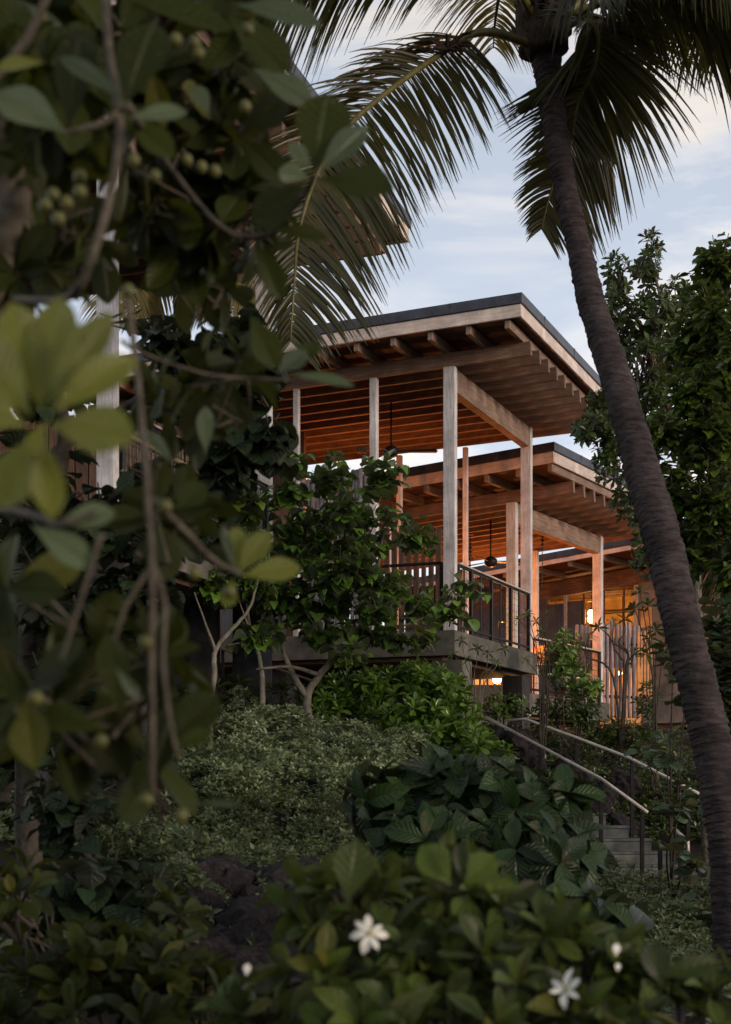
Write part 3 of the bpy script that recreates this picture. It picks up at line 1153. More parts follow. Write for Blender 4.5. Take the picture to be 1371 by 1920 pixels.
def frame(pos, d, n, L, wx=1.0):
    """4x4: leaf at pos pointing along d, upper side towards n, length L"""
    d = d / (np.linalg.norm(d) + 1e-9)
    n = n - d * np.dot(n, d)
    l = np.linalg.norm(n)
    if l < 1e-4:
        n = np.cross(d, [1, .3, .2])
        l = np.linalg.norm(n)
    n = n / l
    x = np.cross(d, n)
    M = np.eye(4)
    M[:3, 0], M[:3, 1], M[:3, 2], M[:3, 3] = x * L * wx, d * L, n * L, pos
    return M


UP = np.array([0, 0, 1.0])


def rosette(pos, axis, n, L, rng, open_=(25, 85), jit=.2):
    o = []
    a = axis / np.linalg.norm(axis)
    u = np.cross(a, [.3, .9, .1])
    u /= np.linalg.norm(u)
    w = np.cross(a, u)
    ph = rng.rand() * TAU
    for i in range(n):
        th = R(open_[0] + (open_[1] - open_[0]) * (i + .5) / n + rng.uniform(-10, 10))
        an = ph + i * 2.4 + rng.uniform(-jit, jit)
        rad = u * math.cos(an) + w * math.sin(an)
        d = a * math.cos(th) + rad * math.sin(th)
        d[2] -= .15
        nn = a + rng.uniform(-.25, .25, 3)
        o.append(frame(pos - a * L * .12 * (i / n), d, nn, L * (.58 + .48 * min(1, (i + 1) / n * 1.4)) * rng.uniform(.8, 1.1)))
    return o


def sprig(pos, axis, n, L, rng, span, droop=.5):
    """alternate leaves along a twig that ends at pos"""
    o = []
    a = axis / np.linalg.norm(axis)
    for i in range(n):
        q = pos - a * span * rng.rand()
        an = rng.rand() * TAU
        rad = np.array([math.cos(an), math.sin(an), rng.uniform(-.4, .5)])
        d = rad + a * .5 - UP * droop * rng.uniform(.3, 1.5)
        nn = UP + rad * .7 + rng.uniform(-.4, .4, 3)
        off = rad * L * .25
        o.append(frame(q + off, d, nn, L * rng.uniform(.6, 1.15)))
    return o


def screen(p):
    d = p[1]
    if d < .2:
        return None
    return CX + p[0] / d * F, HY - (p[2] - EYE) / d * F


def plant(name, label, cat, base, blobs, mode, tpls, L, mat, seed, nper=7, stems=None, bark='bark_grey', rad0=.05,
          group=None, individuals=300, twigs=True, span=.3, open_=(25, 85), droop=.5, up=.6, fruit=None, inner=.35, stem_name='trunk',
          extra=None, mix_mats=None, twig_r=.006):
    """blobs: (px, py, rx, ry, depth, rdepth, count) crown clumps in photo pixels / metres of depth"""
    rng = np.random.RandomState(seed)
    base = Vector(base)
    t = empty(name, label, cat, base, group=group)
    b = np.array(base)
    items = []
    acc = Acc()
    centres = []
    for bi, (px, py, rx, ry, d, rd, cnt) in enumerate(blobs):
        c = np.array(P(px, py, d))
        r3 = np.array([rx * d / F, rd, ry * d / F])
        centres.append(c)
        hub = Vector(c - np.array([0, 0, r3[2] * .5]))
        if stems is None:
            mid = (base + hub) / 2 + Vector(rng.uniform(-.15, .15, 3)) * (hub - base).length * .6
            acc.tube(spline([base + Vector((rng.uniform(-.05, .05), rng.uniform(-.05, .05), -.1)), mid, hub], 5),
                     [rad0 * (1 - .7 * k / 10) for k in range(11)], 6)
        for j in range(cnt):
            v = rng.normal(size=3)
            v /= np.linalg.norm(v)
            rr = rng.uniform(inner, 1) ** .7
            q = c + v * r3 * rr
            ax = v * np.array([1, 1, .7]) + UP * up + rng.uniform(-.3, .3, 3)
            if mode == 'rosette':
                ms = rosette(q, ax, nper, L, rng, open_)
            else:
                ms = sprig(q, ax, nper, L, rng, span, droop)
            for m in ms:
                items.append((tpls[rng.randint(len(tpls))], m))
            if twigs and (rng.rand() < twigs):
                an = ax / np.linalg.norm(ax)
                s = Vector(q)
                back = Vector(q - an * span * 1.1)
                h = hub.lerp(back, .35) + Vector(rng.uniform(-.05, .05, 3))
                acc.tube([h, back, s], [twig_r * 1.8, twig_r * 1.2, twig_r * .6], 5, False)
    if stems:
        for pts, r0, r1 in stems:
            sp = spline([Vector(p) for p in pts], 6)
            m = len(sp)
            acc.tube([p + Vector(rng.uniform(-1, 1, 3)) * r0 * .12 for p in sp], [r0 + (r1 - r0) * k / (m - 1) for k in range(m)], 8)
    if extra:
        items += extra
    if acc.n:
        put(stem_name, acc.mesh(stem_name, bark, origin=base), t)
    # nearest leaves in the frame become parts, the rest one mesh
    sc = []
    for i, (tp, m) in enumerate(items):
        ctr = m[:3, 3] + m[:3, 1] * .5
        s = screen(ctr)
        ok = s and -20 < s[0] < 1391 and -20 < s[1] < 1940
        size = np.linalg.norm(m[:3, 1]) * F / max(ctr[1], .2)
        sc.append((size + (0 if ok else -1e6), i))
    sc.sort(reverse=True)
    chosen = set(i for s, i in sc[:individuals] if s > 10)
    rest = []
    for i, (tp, m) in enumerate(items):
        m = m.copy()
        m[:3, 3] -= b
        if i in chosen:
            put('leaf', leaf_mesh(tp, mat), t, mtx=Matrix(m.tolist()))
        else:
            rest.append((tp, m))
    joined_leaves('foliage', t, mat, rest, rng)
    return t, items


def gpt(px, d, dz=0.0):
    x = (px - CX) / F * d
    return Vector((x, d, ground_z(x, d) + dz))


# ------------------------------------------------------------------ coconut palm in front on the right
def palm_trunk(name, parent, pts, mat, ring=.055, origin=None, sides=22):
    sp = spline([p for p, r in pts], 60)
    rr = spline([Vector((r, 0, 0)) for p, r in pts], 60)
    a = Acc()
    rad = []
    s = 0
    rnd = random.Random(3)
    for i, p in enumerate(sp):
        if i:
            s += (sp[i] - sp[i - 1]).length
        ph = (s / ring) % 1.0
        hsh = math.sin(int(s / ring) * 12.9898) * 43758.5453 % 1.0
        rad.append(rr[i].x * (1.0 + (.02 + .085 * hsh) * (1 - ph) ** 2 + .03 * math.sin(s * 3.1 + hsh)))
    a.tube(sp, rad, sides)
    # rough rims
    v = a.v
    out_ = []
    for p in v:
        n = mnoise.noise(Vector(p) * 9) * .008 + mnoise.noise(Vector((p[0] * 22, p[1] * 22, p[2] * 60))) * .010
        c = (1 + n * 4)
        out_.append((p[0] + n, p[1] + n, p[2] + n))
    a.v = out_
    return put(name, a.mesh(name, mat, origin=origin), parent)


def frond(parent, origin, path, n, Lmax, side, droop, seed, mat='leaf_palm', tfrom=.18, width=.027, lean=.5, r0=.035, sidew=(.9, .9), prof=None,
          asym=(1.0, 1.0)):
    rng = np.random.RandomState(seed)
    sp = spline([P(*p) for p in path], 14)
    m = len(sp)
    a = Acc()
    a.tube([p - origin for p in sp], [r0 * (1 - .85 * i / (m - 1)) for i in range(m)], 6)
    fr_ = put('frond', a.mesh('frond', 'rachis_green'), parent)
    b = Acc()
    cum = [0]
    for i in range(1, m):
        cum.append(cum[-1] + (sp[i] - sp[i - 1]).length)
    tot = cum[-1]
    sidev = Vector(side)
    n = int(n * 1.25)
    for k in range(n):
        t = tfrom + (1 - tfrom) * (k + .5) / n
        s = t * tot
        i = 0
        while i < m - 2 and cum[i + 1] < s:
            i += 1
        f = (s - cum[i]) / max(1e-6, cum[i + 1] - cum[i])
        p = sp[i].lerp(sp[i + 1], f)
        T = (sp[i + 1] - sp[i]).normalized()
        S = (sidev - T * sidev.dot(T)).normalized()
        tt = (t - tfrom) / (1 - tfrom)
        L0 = Lmax * (.62 + .5 * math.sin(math.pi * min(1, tt * .9 + .12))) * (1 if tt < .8 else 1 - (tt - .8) * 2.2)
        for sg, wS in ((1, sidew[0]), (-1, sidew[1])):
            if rng.rand() < .03:
                continue
            L = L0 * rng.uniform(.86, 1.08) * asym[0 if sg > 0 else 1]
            N = T.cross(S)
            d = (T * (lean + .35 * tt) + S * sg * wS + N * rng.uniform(-.14, .14) + Vector(rng.uniform(-.06, .06, 3))).normalized()
            pts = []
            q = Vector(p)
            ns = 6
            for j in range(ns + 1):
                pts.append(q.copy())
                dj = (d + Vector((0, 0, -1)) * droop * (j / ns) * rng.uniform(.85, 1.15)).normalized()
                q = q + dj * (L / ns)
            w0 = width * rng.uniform(.8, 1.1)
            vs_, fs = [], []
            wd = (N.cross(d)).normalized()
            wd = (T * .8 + N * rng.uniform(-.5, .5))
            for j, q in enumerate(pts):
                tj = j / ns
                w = w0 * (.35 + .65 * min(1, tj * 5)) * (1 - tj ** 2.2) * .5 + .0012
                dj = (pts[min(j + 1, ns)] - pts[max(0, j - 1)]).normalized()
                W = (wd - dj * wd.dot(dj)).normalized()
                K = dj.cross(W)
                vs_ += [tuple(q - W * w + K * w * .5 - origin), tuple(q - origin), tuple(q + W * w + K * w * .5 - origin)]
            for j in range(ns):
                fs.append((j * 3, j * 3 + 1, j * 3 + 4, j * 3 + 3))
                fs.append((j * 3 + 1, j * 3 + 2, j * 3 + 5, j * 3 + 4))
            b.add(vs_, fs)
    me = b.mesh('leaflets', mat)
    at = me.attributes.new('var', 'FLOAT', 'POINT')
    per = 21
    vals = np.repeat(rng.rand(len(b.v) // per), per)
    at.data.foreach_set('value', vals)
    lf = put('leaflets', me, fr_, kind='stuff')
    return fr_


TR = [(1378, 2150, 9.0, .130), (1378, 1900, 9.1, .13), (1377, 1790, 9.15, .128), (1370, 1610, 9.2, .126), (1356, 1500, 9.25, .125), (1336, 1400, 9.3, .124),
      (1312, 1300, 9.35, .124), (1286, 1200, 9.45, .122), (1263, 1100, 9.6, .118), (1239, 1000, 9.7, .118), (1208, 895, 9.9, .114), (1156, 712, 10.2, .107), (1110, 569, 10.5, .092),
      (1085, 460, 10.7, .084), (1070, 400, 10.8, .082), (1054, 318, 11.0, .084), (1036, 200, 11.15, .094), (1024, 100, 11.25, .105)]
gb0 = P(1380, 2150, 9.0)
gx0 = ground_z(gb0.x, gb0.y)
palm = empty('coconut_palm', 'tall leaning coconut palm with ringed dark trunk crossing the right side', 'palm tree', (gb0.x, gb0.y, gx0))
PO = palm.location.copy()
palm_trunk('trunk', palm, [(Vector((gb0.x + .03, gb0.y, gx0 - .2)), .19), (Vector((gb0.x + .0, gb0.y, min(gx0 + .3, gb0.z + .1))), .165)] +
           [(P(a_, b_, c_), r_) for a_, b_, c_, r_ in TR[1:]], 'palm_bark', origin=PO)
# fibrous crown head with old petiole stubs
ca = Acc()
hd = [P(1026, 112, 11.25), P(1022, 85, 11.25), P(1015, 40, 11.3), P(1010, -10, 11.3), P(1006, -60, 11.3), P(1004, -110, 11.3)]
ca.tube(spline(hd, 5), [.10, .13, .165, .185, .19, .19, .18, .18, .19, .2, .2, .19, .185, .18, .17, .16, .15, .14, .13, .12, .11, .1, .09, .08, .06, .03][:26], 16)
rnd = random.Random(8)
for k in range(46):
    an = rnd.uniform(0, TAU)
    z = rnd.uniform(0, .55)
    c = P(1022 - z * 25, 85, 11.28) + Vector((0, 0, z))
    o_ = Vector((math.cos(an), math.sin(an), 0))
    l = rnd.uniform(.05, .16)
    ca.tube([c + o_ * .12, c + o_ * (.17 + l * .3) + Vector((0, 0, l * .5)), c + o_ * (.17 + l * .6) + Vector((0, 0, l * rnd.uniform(.2, 1.3)))],
            [.05, .035, .006], 5)
ca.v = [tuple(Vector(p) + Vector((1, 1, 1)) * mnoise.noise(Vector(p) * 14) * .03) for p in ca.v]
put('crown_head', ca.mesh('crown_head', 'palm_fibre', origin=PO), palm)
FR = [
    # main frond sweeping down to the left in front of the roofs
    dict(path=[(1000, 85, 11.2), (930, 62, 11.0), (880, 66, 10.9), (835, 95, 10.7), (740, 162, 10.4), (655, 235, 10.1), (598, 320, 9.9), (562, 430, 9.8), (552, 530, 9.7), (545, 640, 9.7)],
         n=150, Lmax=.90, side=(1, .15, -.1), droop=.75, tfrom=.17, sidew=(.95, .5), lean=.34, asym=(1.0, .7)),
    # top left frond, rachis above the frame
    dict(path=[(1000, 30, 11.2), (930, -80, 10.7), (800, -130, 10.3), (660, -110, 10.0), (540, -50, 9.7), (450, 60, 9.5)], n=120, Lmax=1.08,
         side=(0, 1, .2), droop=2.2, lean=.35),
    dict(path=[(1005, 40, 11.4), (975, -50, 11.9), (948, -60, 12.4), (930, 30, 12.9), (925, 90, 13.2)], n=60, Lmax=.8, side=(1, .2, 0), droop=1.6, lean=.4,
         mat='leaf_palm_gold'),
    # right frond, top
    dict(path=[(1035, 30, 11.2), (1120, -50, 10.7), (1230, -85, 10.3), (1350, -50, 10.0), (1460, 40, 9.8)], n=130, Lmax=1.12, side=(0, 1, .2), droop=2.3, lean=.35),
    dict(path=[(1035, 50, 11.4), (1130, 5, 11.2), (1240, -10, 11.1), (1350, 40, 11.0), (1450, 150, 10.9)], n=110, Lmax=.95, side=(0, 1, .3), droop=2.0, lean=.4),
    # frond curling back behind the trunk
    dict(path=[(1040, 60, 11.4), (1105, 30, 11.8), (1165, 70, 12.1), (1150, 150, 12.2), (1095, 225, 12.3), (1055, 300, 12.4), (1030, 370, 12.4), (1015, 430, 12.4)],
         n=135, Lmax=.86, side=(1, 0, -.3), droop=.75, tfrom=.22, lean=.40, asym=(1.0, .55)),
    # herringbone frond right beside the head
    dict(path=[(1045, 60, 11.3), (1085, 40, 11.0), (1118, 55, 10.9), (1115, 120, 11.0), (1085, 190, 11.2), (1072, 260, 11.3)], n=76, Lmax=.66,
         side=(1, 0, -.2), droop=.5, tfrom=.2, lean=.45),
    dict(path=[(1040, 40, 11.3), (1140, -20, 11.6), (1250, 30, 12.0), (1300, 60, 12.3), (1340, 120, 12.5)], n=80, Lmax=.62, side=(1, .2, 0), droop=1.3, tfrom=.2),
    # out of the frame above
    dict(path=[(1010, -60, 11.3), (960, -330, 11.8), (880, -480, 12.8), (760, -500, 14)], n=70, Lmax=1.0, side=(1, .5, 0), droop=1.0),
    dict(path=[(1010, -60, 11.3), (1080, -330, 10.8), (1200, -460, 10.0), (1380, -430, 9.0)], n=70, Lmax=1.0, side=(0, 1, 0), droop=1.2),
]
for i, f_ in enumerate(FR):
    frond(palm, PO, seed=100 + i, **f_)
# dry curled tuft where the main frond bends
tf = Acc()
for k in range(26):
    an = rnd.uniform(-2.6, .6)
    c = P(838, 92, 10.6)
    l = rnd.uniform(.10, .26)
    d_ = Vector((math.cos(an) * .8, rnd.uniform(-.5, .5), rnd.uniform(-.2, 1.0))).normalized()
    tf.tube([c, c + d_ * l * .6, c + d_ * l + Vector((0, 0, -.05))], [.016, .010, .002], 4, False)
put('dry_tuft', tf.mesh('dry_tuft', 'palm_fibre', origin=PO), palm)

# palm fronds behind the left pavilion
bp0 = gpt(330, 30.0)
bpalm = empty('coconut_palm', 'distant backlit palm behind the left pavilion, fronds against the bright sky', 'palm tree', bp0)
hdp = P(330, 430, 30.0)
palm_trunk('trunk', bpalm, [(Vector(bp0) + Vector((0, 0, -.2)), .2), (Vector(bp0).lerp(hdp, .5) + Vector((.2, 0, 0)), .14), (hdp, .13)], 'palm_bark', origin=bp0, sides=12)
for i, pth in enumerate([
    [(330, 430, 30), (280, 440, 29.5), (235, 480, 29), (215, 540, 28.7), (205, 590, 28.5)],
    [(330, 430, 30), (300, 470, 30), (270, 520, 30), (258, 600, 30)],
    [(330, 430, 30), (380, 430, 30), (430, 460, 30), (470, 510, 30), (500, 560, 30)],
    [(330, 430, 30), (365, 470, 30), (385, 520, 30), (400, 580, 30)],
    [(330, 430, 30), (370, 500, 29), (430, 540, 28.7), (490, 600, 28.5)],
    [(330, 430, 30), (330, 360, 30), (400, 330, 30), (470, 370, 30)],
]):
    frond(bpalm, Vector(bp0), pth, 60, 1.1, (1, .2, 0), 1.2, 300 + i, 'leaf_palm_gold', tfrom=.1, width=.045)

# palm frond at the right edge
rp0 = gpt(1470, 19.0)
rpalm = empty('coconut_palm', 'drooping olive palm frond at the right edge beside the trunk', 'palm tree', rp0)
hdr = P(1460, 1000, 19)
palm_trunk('trunk', rpalm, [(Vector(rp0) + Vector((0, 0, -.2)), .18), (hdr, .13)], 'palm_bark', origin=rp0, sides=12)
for i, pth in enumerate([
    [(1460, 1000, 19), (1400, 1010, 18.4), (1345, 1040, 18), (1310, 1080, 17.8), (1298, 1130, 17.7)],
    [(1460, 1000, 19), (1430, 1050, 18.4), (1390, 1090, 18), (1350, 1180, 17.8)],
    [(1460, 1000, 19), (1500, 960, 18), (1550, 1000, 17.5), (1580, 1090, 17.2)],
]):
    frond(rpalm, Vector(rp0), pth, 70, .95, (.5, 1, 0), 2.2, 330 + i, 'leaf_palm', tfrom=.1, width=.04)

# ------------------------------------------------------------------ trees at the right
mb = gpt(1330, 17.0)
plant('magnolia_tree', 'small-leaved dark tree rising against the sky right of the palm trunk', 'tree', mb, [
    (1160, 520, 26, 45, 16.5, .4, 26), (1215, 490, 26, 50, 16.5, .4, 30), (1160, 600, 40, 50, 16.5, .5, 50), (1225, 600, 45, 55, 16.5, .5, 64),
    (1195, 690, 60, 60, 16.6, .6, 90), (1270, 560, 30, 40, 16.8, .5, 34), (1280, 660, 50, 70, 17.2, .5, 90), (1230, 790, 70, 70, 16.8, .7, 130), (1130, 790, 38, 40, 16.4, .5, 40),
    (1150, 860, 40, 40, 16.5, .5, 46), (1195, 930, 45, 60, 16.8, .6, 60), (1100, 805, 24, 22, 16.3, .3, 16), (1215, 1030, 30, 60, 17.0, .5, 34), (1125, 745, 22, 18, 16.5, .3, 14)],
      'rosette', ['mag'], .125, 'leaf_magnolia', 21, nper=8, twigs=.5, span=.22, open_=(20, 95),
      stems=[([mb, P(1300, 1000, 17), P(1262, 800, 16.8), P(1215, 650, 16.6), P(1160, 530, 16.5)], .07, .012),
             ([P(1262, 800, 16.8), P(1220, 720, 16.7), P(1190, 640, 16.5)], .035, .01), ([P(1285, 900, 16.9), P(1300, 760, 16.8), P(1240, 560, 16.5), P(1213, 470, 16.5)], .04, .008),
             ([P(1290, 960, 17), P(1220, 900, 16.7), P(1130, 820, 16.4), P(1085, 800, 16.3)], .03, .006)])
ab = gpt(1400, 14.5)
plant('almond_tree', 'big-leaved green tree filling the right edge behind the palm trunk', 'tree', ab, [
    (1345, 490, 45, 45, 14.0, .5, 46), (1330, 580, 45, 50, 14.0, .5, 60), (1360, 680, 70, 80, 14.0, .6, 110), (1330, 800, 70, 80, 13.9, .6, 120), (1300, 730, 40, 40, 13.8, .4, 44),
    (1330, 930, 80, 90, 14.0, .7, 120), (1380, 1050, 60, 90, 14.2, .7, 70), (1250, 900, 40, 60, 14.0, .4, 44), (1430, 600, 60, 140, 14.3, .7, 60), (1235, 800, 34, 30, 13.8, .3, 24),
    (1440, 850, 60, 200, 14.3, .7, 60), (1292, 620, 26, 50, 14.2, .3, 20), (1290, 1010, 60, 60, 14.2, .4, 40), (1310, 640, 50, 60, 14.6, .4, 40)],
      'sprig', ['almond', 'almond_b'], .15, 'leaf_almond', 22, nper=8, twigs=.4, span=.26, droop=.5,
      stems=[([ab, P(1380, 1100, 14.3), P(1370, 850, 14.1), P(1355, 600, 14.0), P(1345, 480, 14.0)], .09, .012),
             ([P(1372, 900, 14.1), P(1300, 820, 13.9), P(1240, 790, 13.8)], .04, .01), ([P(1375, 1000, 14.1), P(1300, 950, 13.9), P(1250, 900, 13.9)], .04, .01)])
sb = gpt(1265, 16.5)
plant('seagrape_shrub', 'leggy shrub with pale round leaves beside the lower right handrail', 'shrub', sb, [
    (1262, 1225, 40, 38, 16.2, .4, 6), (1285, 1290, 40, 40, 16.0, .4, 5), (1250, 1400, 40, 50, 15.8, .5, 6), (1275, 1500, 34, 50, 15.2, .5, 6), (1290, 1600, 34, 50, 14.5, .5, 6),
    (1295, 1700, 40, 50, 13.5, .5, 12), (1205, 1395, 24, 20, 16, .4, 2)],
      'sprig', ['grape'], .155, 'leaf_seagrape', 23, nper=5, twigs=.7, span=.28, droop=.35, rad0=.018, bark='bark_dark', stem_name='stems')
sb2 = gpt(1385, 13.0)
plant('seagrape_shrub', 'dark round-leaved shrub at the right edge behind the palm trunk', 'shrub', sb2, [
    (1360, 1180, 50, 80, 13.5, .5, 34), (1370, 1330, 50, 80, 13.2, .5, 30), (1400, 1500, 60, 100, 12.8, .5, 30), (1360, 1250, 30, 60, 13.0, .4, 18)],
      'sprig', ['grape'], .17, 'leaf_seagrape', 24, nper=6, twigs=.5, span=.3, droop=.4, rad0=.03, bark='bark_dark', stem_name='stems')

# ------------------------------------------------------------------ middle distance planting
hb = P(585, 1385, 17.6)
hb.z = ground_z(hb.x, hb.y)
plant('hibiscus_tree', 'bushy green tree with pale branching trunk and curled round leaves before the middle pavilion', 'tree', hb, [
    (545, 900, 50, 50, 18.2, .5, 18), (620, 890, 50, 40, 18.2, .5, 15), (715, 890, 40, 45, 18.0, .4, 11), (560, 1000, 90, 70, 18.0, .7, 43), (680, 990, 90, 80, 18.0, .7, 43),
    (785, 990, 36, 32, 17.9, .3, 9), (600, 1100, 120, 60, 17.8, .7, 44), (730, 1090, 60, 55, 17.8, .5, 20), (790, 1120, 40, 40, 17.8, .4, 10), (845, 1130, 34, 36, 17.7, .4, 10),
    (680, 1170, 60, 40, 17.8, .5, 15), (520, 1110, 60, 60, 17.8, .5, 18), (640, 1060, 90, 50, 17.4, .5, 24), (880, 1090, 16, 20, 17.8, .3, 3), (600, 1175, 70, 36, 17.6, .4, 11), (740, 1185, 60, 26, 17.6, .3, 7), (735, 870, 22, 24, 18, .2, 3), (480, 1180, 60, 40, 17.4, .4, 11), (650, 1215, 60, 22, 17.4, .3, 6), (700, 1130, 60, 40, 17.3, .4, 11), (540, 860, 40, 26, 17.6, .3, 7), (630, 950, 60, 40, 17.3, .4, 11), (800, 1175, 44, 20, 17.4, .3, 5)],
      'sprig', ['hau', 'hau_b', 'milo_b'], .162, 'leaf_hau', 31, nper=7, twigs=.5, span=.36, droop=.65, bark='bark_pale',
      stems=[([hb + Vector((0, 0, -.1)), P(576, 1310, 17.6), P(598, 1268, 17.6), P(638, 1218, 17.7), P(690, 1150, 17.8), P(720, 1000, 17.9)], .058, .015),
             ([P(574, 1305, 17.6), P(550, 1265, 17.6), P(530, 1215, 17.7), P(525, 1150, 17.8), P(560, 1000, 18)], .04, .012),
             ([P(600, 1266, 17.6), P(545, 1250, 17.3), P(480, 1255, 17.2)], .03, .012),
             ([P(640, 1215, 17.7), P(700, 1195, 17.7), P(790, 1160, 17.7), P(850, 1130, 17.8)], .018, .006),
             ([P(585, 1200, 17.7), P(600, 1100, 17.8), P(620, 950, 18)], .02, .008)])
for k, (bx, path, lab) in enumerate([
    (492, [(490, 1345, 17.2), (493, 1290, 17.2), (486, 1230, 17.3), (470, 1180, 17.4), (455, 1080, 17.6)], 'slender pale trunked tree before the dark piers, left of the bushy green tree'),
    (400, [(394, 1330, 16.8), (402, 1270, 16.8), (404, 1220, 16.9), (440, 1175, 17.0), (470, 1135, 17.1), (490, 1060, 17.2)], 'grey leaning trunked tree second to the left of the bushy green tree')]):
    bb = P(*path[0])
    bb.z = ground_z(bb.x, bb.y)
    plant('hibiscus_tree', lab, 'tree', bb, [
        (450 - 20 * k, 1010, 50, 60, 17.5, .5, 22), (430 + 30 * k, 920 + 20 * k, 50, 50, 17.5, .5, 20), (400 + 90 * k, 1080, 50, 50, 17.4, .5, 20)],
          'sprig', ['hau', 'hau_b'], .15, 'leaf_hau', 33 + k, nper=8, twigs=.4, span=.34, droop=.8, bark='bark_pale', individuals=80,
          stems=[([bb + Vector((0, 0, -.1))] + [P(*q) for q in path], .042, .012), ([P(*path[2]), P(path[2][0] - 40, path[2][1] - 110, path[2][2])], .02, .006)])


def gblob(px, py, rx, ry, d, rd, n):
    return (px, py, rx, ry, d, rd, n)


nb = gpt(760, 18.0)
plant('naupaka_shrub', 'glossy bright green shrub with rosette leaves below the middle deck', 'shrub', nb, [
    (640, 1300, 50, 32, 18.2, .5, 34), (700, 1285, 60, 32, 18.2, .5, 44), (780, 1275, 60, 34, 18.2, .5, 48), (835, 1290, 40, 36, 18.1, .5, 36), (760, 1325, 100, 36, 17.8, .6, 60),
    (860, 1350, 50, 40, 17.6, .5, 40), (895, 1395, 48, 34, 17.2, .5, 38), (800, 1375, 80, 30, 17.4, .5, 30), (620, 1330, 50, 30, 17.9, .4, 16), (930, 1420, 30, 22, 17.0, .4, 14)],
      'rosette', ['naupaka'], .165, 'leaf_naupaka', 41, nper=9, twigs=.25, span=.18, open_=(15, 80), up=1.0, rad0=.02, stem_name='stems', bark='twig_brown')
nb = gpt(1110, 24.6)
plant('naupaka_shrub', 'darker rosette-leaved shrub above the farther handrail, right of the deck pier', 'shrub', nb, [
    (1030, 1330, 40, 24, 24.6, .4, 26), (1085, 1340, 50, 28, 24.4, .4, 36), (1150, 1372, 50, 26, 24.2, .4, 38), (1210, 1385, 40, 40, 24.0, .4, 34), (1090, 1325, 40, 22, 24.6, .5, 22),
    (1215, 1320, 26, 40, 24.3, .5, 20), (1150, 1400, 70, 20, 24, .3, 20), (1260, 1430, 40, 40, 23.5, .4, 22)],
      'rosette', ['naupaka'], .150, 'leaf_magnolia', 42, nper=8, twigs=.25, span=.18, open_=(15, 85), up=1.0, rad0=.015, stem_name='stems', bark='twig_brown')
nb = gpt(330, 17.5)
plant('naupaka_shrub', 'dark glossy shrub under the left deck behind the pale tree trunks', 'shrub', nb, [
    (440, 1290, 70, 30, 18.5, .5, 26), (330, 1300, 70, 30, 18.5, .5, 26), (230, 1300, 60, 40, 18, .5, 26), (540, 1310, 50, 30, 18.6, .4, 18)],
      'rosette', ['naupaka'], .16, 'leaf_magnolia', 43, nper=8, twigs=.25, span=.18, open_=(15, 85), up=1.0, rad0=.015, stem_name='stems', bark='twig_brown',
      individuals=100)
# shrub hugging the deck corner and the terrace plants
nb = gpt(1080, 25.0)
plant('terrace_shrub', 'dense dark shrub standing between the middle deck and the white post', 'shrub', nb, [
    (1060, 1215, 34, 36, 25.3, .4, 40), (1075, 1270, 40, 36, 25.0, .4, 46), (1040, 1250, 30, 40, 25.2, .4, 26), (1105, 1290, 24, 24, 24.8, .3, 20)],
      'rosette', ['mag'], .14, 'leaf_hau', 44, nper=8, twigs=.3, span=.2, open_=(20, 90), rad0=.02, stem_name='stems', bark='twig_brown', individuals=60)


def stemmy(label, px, d, tips, tpl, L, mat, seed, bark='bark_grey', r0=.016, nper=9, name='potted_shrub', cat='shrub', opn=(25, 100)):
    b = gpt(px, d)
    rng = np.random.RandomState(seed)
    t = empty(name, label, cat, b)
    a = Acc()
    items = []
    for (tx, ty, via) in tips:
        q = P(tx, ty, d + rng.uniform(-.2, .2))
        pts = [b + Vector((rng.uniform(-.05, .05), 0, -.1))] + [P(vx, vy, d) for vx, vy in via] + [q]
        sp = spline(pts, 5)
        a.tube(sp, [r0 * (1 - .65 * i / (len(sp) - 1)) for i in range(len(sp))], 6)
        ax = np.array(sp[-1] - sp[-3])
        for m in rosette(np.array(q), ax, nper, L, rng, opn):
            items.append((tpl, m))
    put('stems', a.mesh('stems', bark, origin=b), t)
    bb = np.array(b)
    for tp, m in items:
        m = m.copy()
        m[:3, 3] -= bb
        put('leaf', leaf_mesh(tp, mat), t, mtx=Matrix(m.tolist()))
    return t


stemmy('spindly frangipani with dark forked branches before the grey pole fence', 1165, 24.0,
       [(1170, 1160, [(1172, 1270), (1178, 1225), (1160, 1205), (1172, 1185)]), (1122, 1175, [(1172, 1275), (1178, 1228), (1150, 1205), (1140, 1190)]),
        (1218, 1195, [(1175, 1270), (1182, 1235), (1205, 1215)]), (1150, 1125 + 40, [(1170, 1260), (1165, 1235), (1150, 1210)]), (1105, 1190, [(1150, 1270), (1100, 1230)]),
        (1190, 1220, [(1176, 1262), (1184, 1245)])],
       'lan', .20, 'leaf_magnolia', 51, 'bark_dark', .022, 9, 'frangipani')
stemmy('thin grey-stemmed shrub with tufts of narrow leaves in front of the deck edge', 900, 20.5,
       [(865, 1200, [(885, 1290), (875, 1250)]), (895, 1215, [(890, 1280), (893, 1250)]), (915, 1225, [(900, 1290), (912, 1255)]), (945, 1215, [(905, 1300), (930, 1250)]),
        (880, 1235, [(885, 1280)]), (930, 1240, [(905, 1290)]), (850, 1225, [(885, 1310), (868, 1260)])],
       'lan', .13, 'leaf_hau', 52, 'bark_pale', .010, 10, 'oleander_shrub')
stemmy('pair of upright grey stems with tufted leaves at the end of the deck', 1010, 22.0,
       [(990, 1150, [(1018, 1290), (1008, 1220)]), (1005, 1165, [(1020, 1290), (1014, 1225)]), (972, 1160, [(1012, 1280), (1000, 1200)]), (1015, 1185, [(1026, 1290), (1022, 1230)]),
        (985, 1235, [(1015, 1290)]), (1025, 1150, [(1030, 1290), (1028, 1220)])],
       'lan', .15, 'leaf_hau', 53, 'bark_dark', .012, 11, 'oleander_shrub')
